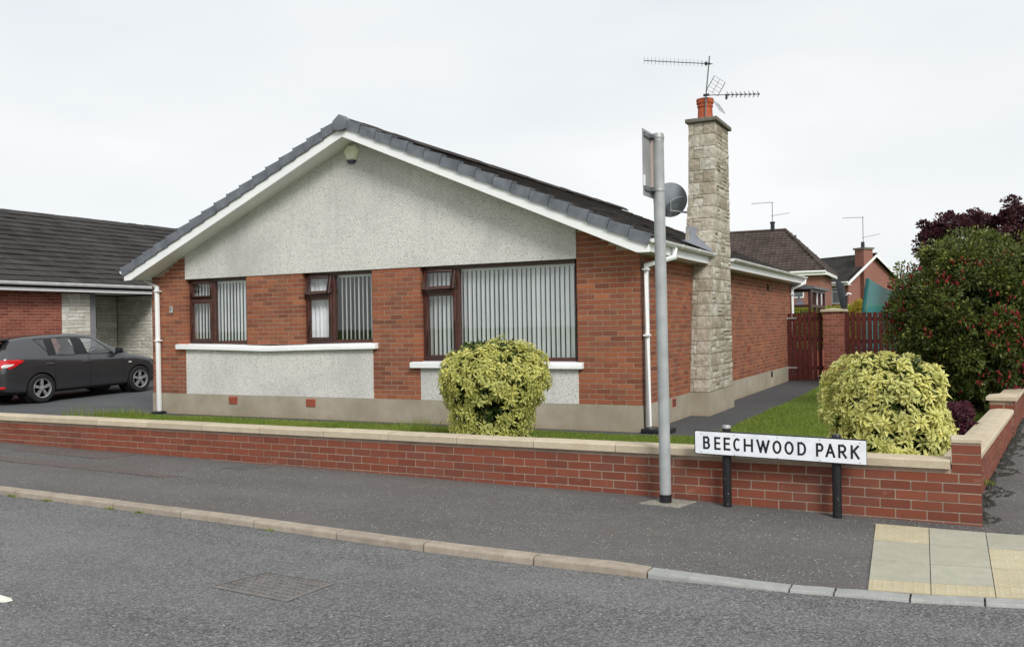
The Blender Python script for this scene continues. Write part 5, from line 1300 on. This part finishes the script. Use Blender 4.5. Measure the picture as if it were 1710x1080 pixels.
def submesh(fl, name, mat, parent, ang=50):
    used = sorted({v for f in fl for v in f}); mp_ = {v:i for i,v in enumerate(used)}
    m = MB(); m.add([V_[v] for v in used],[tuple(mp_[v] for v in f) for f in fl]); return m.build(name, mat, parent, smooth=ang)
body = submesh([f for f,mi in polys if mi not in (gi,ti)], 'body', MT['carpaint'], CAR)
submesh([f for f,mi in polys if mi == ti], 'black_trim', MT['trim'], CAR)
gl = [f for f,mi in polys if mi == gi]
# connected window panes
par = {}
def fnd(a):
    while par[a] != a: par[a] = par[par[a]]; a = par[a]
    return a
for f in gl:
    for v in f: par.setdefault(v,v)
    for v in f[1:]: par[fnd(v)] = fnd(f[0])
comp = {}
for f in gl: comp.setdefault(fnd(f[0]),[]).append(f)
for k,fl in comp.items():
    wobj = submesh(fl, 'window', MT['car_glass'], CAR, 60); ec = {}
    for f in fl:
        for a,b in zip(f, f[1:]+f[:1]): ec[(min(a,b),max(a,b))] = ec.get((min(a,b),max(a,b)),0)+1
    m = MB()
    for (a,b),n in ec.items():
        if n == 1 and (V_[a]-V_[b]).length > 1e-4: m.tube([V_[a],V_[b]],.009,5)
    if m.v: m.build('seal', MT['trim'], wobj)
bpy.data.objects.remove(tmp); bpy.data.objects.remove(cutter)
def cpart(m, name, mat, parent=CAR, smooth=False, bev=0):
    m.v = [tuple(cw(p)) for p in m.v]; o = m.build(name, mat, parent, smooth=smooth)
    if bev: bevel(o, bev, 2)
    else: fix_normals(o)
    return o
# floor and seats inside
m = MB(); m.box((-.72,.5,.30),(.72,3.2,.42)); m.box((-.80,.35,.42),(.80,.75,.92)); cpart(m,'cabin_floor',MT['seat'])
for (x,y) in ((.36,2.05),(-.36,2.05),(.40,1.05),(-.40,1.05)):
    m = MB(); m.obox((x,y+.22,.55),(.48,.5,.16)); m.obox((x,y-.06,.86),(.46,.14,.62),Matrix.Rotation(rad(14),3,'X')); m.obox((x,y-.17,1.21),(.25,.10,.17)); cpart(m,'seat',MT['seat'],bev=.03)
m = MB(); m.box((-.74,2.75,.42),(.74,3.2,.93)); cpart(m,'dashboard',MT['seat'],bev=.03)
m = MB(); m.tube([(.36+.18*math.cos(a),2.66-.05*math.sin(a),.96+.17*math.sin(a)) for a in np.linspace(0,2*math.pi,20)],.014,6); cpart(m,'steering_wheel',MT['trim'])
# wheels
def wheel(x, y, sx):
    W_ = MB(); W_.lathe([(.205,-.10),(.29,-.105),(.312,-.085),(.318,-.03),(.318,.03),(.312,.085),(.29,.105),(.205,.10)],(x,y,.318),axis='X',n=36,caps=False); wo = None
    w0 = thing('wheel', tuple(cw((x,y,.318)))); w0.parent = CAR; w0.location = WO[w0.name]-WO[CAR.name]
    cpart(W_,'tyre',MT['tyre'],w0,smooth=40)
    m = MB(); s = sx
    m.lathe([(.213,.098*s),(.208,.106*s),(.196,.100*s),(.190,.05*s)],(x,y,.318),axis='X',n=36,caps=False); cpart(m,'rim',MT['alloy'],w0,smooth=40)
    m = MB(); m.lathe([(.19,.012*s),(.01,.012*s)],(x,y,.318),axis='X',n=24); cpart(m,'wheel_well_disc',MT['trim'],w0)
    m = MB()
    for k in range(5):
        a = 2*math.pi*k/5+.3; ca,sa = math.cos(a),math.sin(a)
        def pt(r,t,h): return (x+h*s, y+r*ca-t*sa, .318+r*sa+t*ca)
        V0 = [pt(.03,-.024,.095),pt(.03,.024,.095),pt(.20,.036,.088),pt(.20,-.036,.088)]; V1 = [(v[0]-.045*s,v[1],v[2]) for v in V0]
        m.add(V0+V1,[(0,1,2,3),(0,4,5,1),(1,5,6,2),(2,6,7,3),(3,7,4,0)])
    m.lathe([(.045,.05*s),(.045,.098*s),(.03,.104*s),(.0,.104*s)],(x,y,.318),axis='X',n=16); cpart(m,'spokes',MT['alloy'],w0)
for (y,sx) in ((.905,1),(3.505,1),(.905,-1),(3.505,-1)): wheel(sx*.80, y, sx)
m = MB()
for y in (.905,3.505):
    for sx in (-1,1): m.lathe([(.35,-.02),(.35,.20)],(sx*.70 if sx < 0 else .52,y,.315),axis='X',n=30)
cpart(m,'wheel_arch_liner',MT['trim'])
# lamps, mirror, handles, filler, spoiler
def sidepatch(pts, off, name, mat, parent=CAR):
    """thin panel laid on the body near the rear corner"""
    m = MB(); n = len(pts); P0 = [Vector(p) for p in pts]; nr = (P0[1]-P0[0]).cross(P0[2]-P0[0]).normalized()*off
    m.add([p+nr for p in P0]+[p-nr*2 for p in P0],[tuple(range(n)),tuple(range(2*n-1,n-1,-1))]+[(i,(i+1)%n,n+(i+1)%n,n+i) for i in range(n)]); return cpart(m,name,mat,parent)
tl = MB(); 
rowsL = []
ptsA = [(.855,.52,.955),(.875,.44,.90),(.872,.36,.84)]
zz_ = [.80,.86,.92,.98]
def bodyx(y,z):   # half width of the rear quarter
    return lerpt(y,[(0.0,.70),(.06,.79),(.14,.83),(.25,.865),(.4,.878),(.6,.885)])-(.0 if z < .9 else (z-.9)*.25)
rows = []
for z,y1 in ((.775,.20),(.82,.30),(.88,.40),(.935,.52),(.975,.40)):
    r_ = []
    for t in np.linspace(0,1,7):
        y = .0+(y1-.0)*t; r_.append((bodyx(y,z)+.012, y-.012*(1-t), z))
    r_ = [(bodyx(0,z)-.20,-.028,z),(bodyx(0,z)-.08,-.020,z)]+r_; rows.append(r_)
m = MB(); m.grid(rows); m.grid([[(p[0]-.03,p[1]+.02,p[2]) for p in r_] for r_ in rows]); lamp = cpart(m,'tail_lamp',MT['tail'],smooth=60)
m = MB(); rows = []
for z,y0_,y1 in ((.815,.06,.14),(.85,.05,.25),(.885,.10,.30)): rows.append([(bodyx(y0_+(y1-y0_)*t,z)+.018,y0_+(y1-y0_)*t-.012,z) for t in np.linspace(0,1,5)])
m.grid(rows); cpart(m,'reversing_lens',MT['clear'],lamp)
m = MB(); m.v = []; m.box((-.86,-.02,.775),(-.60,.30,.96)); cpart(m,'tail_lamp',MT['tail'],bev=.03)
m = MB(); m.obox((.74,.055,.385),(.20,.10,.05)); cpart(m,'rear_reflector',MT['tail'],bev=.01)
m = MB(); m.obox((.96,2.86,1.045),(.17,.11,.13)); m.obox((.86,2.89,.99),(.14,.05,.04)); cpart(m,'door_mirror',MT['trim'],bev=.03)
m = MB(); m.obox((-.96,2.86,1.045),(.17,.11,.13)); m.obox((-.86,2.89,.99),(.14,.05,.04)); cpart(m,'door_mirror',MT['trim'],bev=.03)
for y in (1.12,2.02):
    m = MB(); m.obox((.890,y,.845),(.03,.19,.022)); cpart(m,'door_handle',simple('handle_satin',(.20,.20,.21),.3,.05,5,metal=.7),bev=.006)
def seam(path, name='door_seam'):
    m = MB(); m.tube(path,.0035,5); cpart(m,name,MT['trim'])
seam([(.882,1.215,.955),(.890,1.24,.87),(.8975,1.24,.62),(.890,1.22,.40),(.878,1.20,.27)]); seam([(.880,2.10,.955),(.892,2.11,.87),(.8985,2.12,.62),(.890,2.12,.40),(.879,2.12,.27)]); seam([(.872,3.06,.90),(.892,3.08,.62),(.886,3.05,.27)])
m = MB(); m.obox((.895,3.22,.75),(.02,.075,.03)); cpart(m,'side_repeater',MT['clear'],bev=.006)
m = MB(); m.add([(-.55,.16,1.395),(.55,.16,1.395),(.585,.40,1.425),(-.585,.40,1.425),(-.53,.17,1.368),(.53,.17,1.368),(.57,.40,1.39),(-.57,.40,1.39)],[(0,1,2,3),(7,6,5,4),(0,4,5,1),(1,5,6,2),(2,6,7,3),(3,7,4,0)]); cpart(m,'roof_spoiler',MT['carpaint'],bev=.012)
m = MB(); m.tube([(.0,.62,1.455),(.0,.40,1.62)],[.006,.003],5); cpart(m,'roof_antenna',MT['trim'])
m = MB(); m.box((-.26,-.055,.70),(.26,-.036,.81)); cpart(m,'number_plate',simple('plate_yellow',(.6,.45,.05),.4,.05,5),bev=.004)
m = MB(); m.obox((.50,-.022,.915),(.14,.008,.022)); cpart(m,'boot_badge',MT['alloy'])
m = MB(); m.add([(.89,3.92,.86),(.80,4.12,.80),(.70,4.22,.68),(.86,4.02,.68)],[(0,1,2,3)]); m.add([(.86,3.90,.84),(.76,4.08,.78),(.66,4.16,.66),(.82,4.0,.66)],[(3,2,1,0)]); cpart(m,'headlamp',MT['clear'])
m = MB(); m.tube([(.892,1.15,1.045),(.80,1.18,1.18)],.003,4); 

# ------------------------------------------------------------------ back garden and far houses
CN = thing('conservatory', (-1.3,14,0), 'dark brown framed conservatory behind the bungalow', 'conservatory')
cx0,cx1,cy0,cy1,cz = -3.2,.42,12.55,15.2,2.36
m = MB(); m.box((cx0,cy0,0),(cx1,cy0+.1,.7)); m.box((cx1-.1,cy0,0),(cx1,cy1,.7)); m.build('dwarf_wall', MT['brick_far'], CN)
for (x,y) in [(cx1-.035,cy0+.035),(cx1-.035,cy0+.95),(cx1-.035,cy0+1.8),(cx1-.035,cy1),(cx1-.55,cy0+.035),(cx1-1.2,cy0+.035),(cx1-1.9,cy0+.035),(cx0,cy0+.035)]:
    m = MB(); m.box((x-.035,y-.035,.7),(x+.035,y+.035,cz)); m.build('frame_post', MT['brown'], CN)
for z in (.7,1.88,cz-.07):
    m = MB(); m.box((cx0,cy0+.005,z),(cx1-.075,cy0+.06,z+.07)); m.build('frame_rail', MT['brown'], CN)
    m = MB(); m.box((cx1-.065,cy0+.075,z),(cx1-.005,cy1,z+.07)); m.build('frame_rail', MT['brown'], CN)
m = MB(); m.box((cx0,cy0+.03,.77),(cx1-.08,cy0+.036,cz-.07)); m.build('pane', MT['glass'], CN)
m = MB(); m.box((cx1-.04,cy0+.08,.77),(cx1-.034,cy1,cz-.07)); m.build('pane', MT['glass'], CN)
m = MB(); m.prism([(cx1+.12,cy0-.1,cz),(cx1+.12,cy0-.1,cz+.06),(cx0+.6,cy0-.1,cz+.75),(cx0-.1,cy0-.1,cz+.06),(cx0-.1,cy0-.1,cz)],(0,cy1-cy0+.2,0)); fix_normals(m.build('roof', simple('conservatory_roof',(.12,.12,.13),.5,.2,5), CN))
m = MB(); m.prism([(cx1-.42,cy0+.12,1.93),(cx1-.16,cy0+.12,1.93),(cx1-.33,cy0+.12,2.2)],(0,.02,0)); fix_normals(m.build('window_ornament', simple('ornament',(.35,.33,.40),.6,.1,5), CN))
# folded parasol
PR = thing('folded_parasol', (.88,16,0), 'folded dark grey garden parasol above the gate pillar', 'parasol')
m = MB(); m.tube([(.90,16,0),(.90,16,2.3)],.03,8); m.build('pole', MT['black'], PR)
m = MB(); V0 = [(.62,15.9,2.70),(.84,15.9,2.63),(.84,16.1,2.63),(.62,16.1,2.70)]; V1 = [(.76,15.94,1.86),(.92,15.94,1.84),(.92,16.06,1.84),(.76,16.06,1.86)]
m.add(V0+V1,[(0,1,2,3),(7,6,5,4),(0,4,5,1),(1,5,6,2),(2,6,7,3),(3,7,4,0)]); bevel(fix_normals(m.build('canopy', simple('parasol_cloth',(.035,.04,.045),.8,.2,8), PR)),.02,2)
m = MB(); m.tube([(.80,16,2.18),(.96,16,2.31),(1.05,16,2.28)],.03,6); m.build('handle', MT['white'], PR)
# teal play net
TN = thing('trampoline_net', (1.9,15,0), 'teal trampoline safety net behind the board fence', 'trampoline')
tealp = simple('teal_pad',(.012,.11,.115),.7,.2,6); teal = NT('teal_mesh'); teal.done((.022,.20,.205),.8)
trn = teal.n('ShaderNodeBsdfTransparent'); mxx = teal.n('ShaderNodeMixShader'); mxx.inputs[0].default_value = .22; teal.l(teal.b.outputs[0],mxx.inputs[1]); teal.l(trn.outputs[0],mxx.inputs[2]); teal.l(mxx.outputs[0],teal.out.inputs[0])
m = MB(); m.tube([(1.44,15,0),(1.46,15,1.7),(1.60,15,2.68)],.05,10); m.build('padded_pole', tealp, TN, smooth=40)
m = MB(); m.tube([(2.9,15,0),(2.9,15,2.3)],.05,10); m.build('padded_pole', tealp, TN, smooth=40)
rows = []
for t in np.linspace(0,1,12):
    x = 1.48+1.42*t; top = 2.70-.42*math.sin(min(1,t*1.5)*math.pi/2)+.0*t; rows.append([(x+.12*(1-t)*(k/6),15+.12*math.sin(t*9),.7+(top-.7)*k/6) for k in range(7)])
m = MB(); m.grid(rows); m.build('net', teal.m, TN, smooth=60)
m = MB(); m.tube([(2.2+1.0*math.cos(a),15.5+.8*math.sin(a),.7) for a in np.linspace(0,2*math.pi,24)],.06,8); m.build('frame_ring', tealp, TN, smooth=40)

def farbrick():
    m = NT('far_brick'); b = m.n('ShaderNodeTexBrick'); b.inputs['Scale'].default_value = 4.2; b.inputs['Color1'].default_value = (.20,.075,.055,1); b.inputs['Color2'].default_value = (.27,.10,.075,1); b.inputs['Mortar'].default_value = (.36,.28,.23,1); b.inputs['Mortar Size'].default_value = .012
    g = m.n('ShaderNodeNewGeometry'); sp = m.n('ShaderNodeSeparateXYZ'); m.l(g.outputs['Position'],sp.inputs[0]); cb = m.n('ShaderNodeCombineXYZ'); m.l(m.math('ADD',sp.outputs['X'],sp.outputs['Y']),cb.inputs['X']); m.l(sp.outputs['Z'],cb.inputs['Y']); m.l(cb.outputs[0],b.inputs['Vector']); return m.done(b.outputs['Color'],.9)
MT['farbrick'] = farbrick()
def farhouse(name, label, T, w_, d_, ze, zr, hip, tmat, gable=False, win=(), pitch_w=.33):
    """local frame: x along ridge, y depth (front at y=0 facing -y)"""
    H = thing(name, tuple(T @ Vector((w_/2,d_/2,0))), label, 'house')
    def bl(m, nm, mt, parent=H, **k):
        m.v = [tuple(T @ Vector(p)) for p in m.v]; o = m.build(nm, mt, parent, **k); fix_normals(o) if k.get('kind') is None else None; return o
    m = MB()
    if gable: m.add([(0,0,0),(w_,0,0),(w_,d_,0),(0,d_,0),(0,0,ze),(w_,0,ze),(w_,d_,ze),(0,d_,ze),(0,d_/2,zr-.12),(w_,d_/2,zr-.12)],[(0,1,5,4),(2,3,7,6),(1,2,6,9,5),(3,0,4,8,7)])
    else: m.box((0,0,0),(w_,d_,ze))
    bl(m,'wall',MT['farbrick'])
    ov = .4; n_ = Vector((0,-(zr-ze),d_/2+ov)).normalized(); s_ = Vector((0,d_/2+ov,zr-ze)).normalized(); sl_ = Vector((0,d_/2+ov,zr-ze)).length
    RFH = thing('roof', tuple(T @ Vector((w_/2,d_/2,ze)))); RFH.parent = H; RFH.location = WO[RFH.name]-WO[H.name]
    m = MB(); x0,x1 = (-ov,w_+ov); h_ = hip
    m.add([(x0,-ov,ze-.02),(x1,-ov,ze-.02),(x1,d_+ov,ze-.02),(x0,d_+ov,ze-.02),(x0+h_,d_/2,zr-.03),(x1-h_,d_/2,zr-.03)],([(0,1,5,4),(2,3,4,5),(1,2,5),(3,0,4),(0,3,2,1)] if not gable else [(0,1,5,4),(2,3,4,5)])); bl(m,'deck',tmat,RFH)
    clip = (lambda u,v: (h_*v/sl_-.2) <= u <= (x1-x0)-(h_*v/sl_)+.1) if h_ else None
    m = MB(); tiles(m,(x0,-ov,ze),(1,0,0),s_,n_,x1-x0,int(sl_/.33),.33,pitch_w,clip=clip,lift=.03,thick=.03,roll=True); bl(m,'roof_tiles',tmat,RFH,kind='stuff')
    m = MB(); m.tube([(x0+h_,d_/2,zr+.03),(x1-h_,d_/2,zr+.03)],.12,6); bl(m,'ridge',tmat,RFH)
    m = MB(); m.box((x0,-ov-.02,ze-.22),(x1,-ov,ze+.03)); m.box((x0,-ov,ze-.22),(x1,-.01,ze-.19)); bl(m,'fascia',MT['white'],RFH)
    m = MB(); m.tube([(x0,-ov-.08,ze+.02),(x1,-ov-.08,ze+.02)],.075,6); bl(m,'gutter',MT['white'],RFH)
    if gable:
        for sgn in (0,1):
            P = [(x1,-ov,ze-.22),(x1,d_/2,zr-.22),(x1,d_/2,zr+.02),(x1,-ov,ze+.03)] if sgn == 0 else [(x1,d_+ov,ze-.22),(x1,d_/2,zr-.22),(x1,d_/2,zr+.02),(x1,d_+ov,ze+.03)]
            m = MB(); m.prism(P,(.04,0,0)); bl(m,'barge_board',MT['white'],RFH)
    elif h_:
        for (yy0) in (-ov,d_+ov):
            m = MB(); m.tube([(x1,yy0,ze+.06),(x1-h_,d_/2,zr+.05)],.13,6); bl(m,'hip_ridge',tmat,RFH)
        m = MB(); m.box((x1,-ov,ze-.22),(x1+.02,d_+ov,ze+.03)); bl(m,'fascia',MT['white'],RFH)
        m = MB(); tiles(m,(x1,-ov,ze),(0,1,0),(-h_,0,zr-ze),(zr-ze,0,h_),d_+2*ov,int(math.hypot(h_,zr-ze)/.33),.33,pitch_w,clip=lambda u,v: (d_/2+ov)*v/math.hypot(h_,zr-ze) <= u <= (d_+2*ov)-(d_/2+ov)*v/math.hypot(h_,zr-ze),lift=.03,thick=.03,roll=True); bl(m,'roof_tiles',tmat,RFH,kind='stuff')
    for (xa,xb,za,zb_) in win:
        m = MB(); m.box((xa,-.03,za),(xb,-.004,zb_)); wi = bl(m,'window',MT['white'])
        m = MB(); hz = zb_-.38; m.box((xa+.08,-.036,hz+.06),(xb-.08,-.0305,zb_-.07)); m.box((xa+.08,-.036,za+.08),(xb-.08,-.0305,hz)); bl(m,'pane',simple('far_glass',(.10,.12,.13),.15,.2,2,spec=.6),wi)
    return H, bl
# two-storey hipped house
ang1 = rad(2)
T1 = Matrix.Translation((-16.4,55,0)) @ Matrix.Rotation(ang1,4,'Z')
H1, bl = farhouse('hipped_house', 'two-storey house with brown hipped roof beyond the conservatory', T1, 11.2, 7.6, 5.02, 8.55, 3.4, MT['tile_b'], win=((9.0,10.0,3.2,4.5),))
m = MB(); m.lathe([(.16,0),(.16,.55),(.20,.58),(.20,.70)],(7.3,3.8,8.55),n=10); bl(m,'flue',MT['black'])
def faraerial(base, h, label, ln=1.6):
    A_ = thing('rooftop_aerial', base, label, 'aerial', 'aerials on the far roofs'); b = Vector(base)
    m = MB(); m.tube([b,b+Vector((0,0,h))],.028,5); m.build('mast', MT['wire'], A_)
    m = MB(); m.tube([b+Vector((.1,0,h*.97)),b+Vector((-ln,.2,h))],.018,5); m.build('boom', MT['wire'], A_)
    m = MB(); m.tube([b+Vector((-.1,0,h*.32)),b+Vector((ln*.8,.2,h*.42))],.018,5); m.build('boom', MT['wire'], A_)
    for k in range(8):
        q = b+Vector((-ln*(k+1)/8,.2*(k+1)/8,h)); m = MB(); m.tube([q-Vector((0,0,.08)),q+Vector((0,0,.08))],.008,4); m.build('element', MT['wire'], A_)
p_ = T1 @ Vector((7.3,3.8,9.2)); faraerial(tuple(p_), 1.6, 'far aerial on the brown hipped roof')
# house with chimney, turned three quarters
T2 = Matrix.Translation((-3.75,69,0)) @ Matrix.Rotation(rad(62),4,'Z') @ Matrix.Translation((-14,0,0))
H2, bl = farhouse('gabled_house', 'house with dark tiled roof, white barge boards and brick chimney far behind the fence', Matrix.Translation((-4.55,66,0)) @ Matrix.Rotation(rad(-38),4,'Z') @ Matrix.Translation((-10,0,0)), 10, 5.6, 4.6, 6.95, 0, MT['tile_n'], gable=True, win=((6.0,7.2,2.9,4.25),(8.2,9.2,2.9,4.25)))
m = MB(); m.box((9.45,1.35,0),(10.42,2.35,7.35)); bl(m,'chimney',MT['farbrick']); m = MB(); m.box((9.35,1.25,7.35),(10.52,2.45,7.5)); bl(m,'chimney_cap',MT['cap'])
m = MB(); m.lathe([(.16,0),(.14,.5)],(9.9,1.8,7.5),n=10); bl(m,'chimney_pot',MT['black'])
TT = Matrix.Translation((-4.55,66,0)) @ Matrix.Rotation(rad(-38),4,'Z') @ Matrix.Translation((-10,0,0))
p_ = TT @ Vector((9.95,1.8,7.5)); faraerial(tuple(p_), 2.6, 'far aerial on the brick chimney of the gabled house')
m = MB(); m.box((-12,28,0),(9,28.2,2.0)); m.build('rear_garden_wall', simple('pale_block',(.34,.33,.31),.9,.2,4,bump=.2), label='pale block wall at the end of the back gardens', cat='wall')
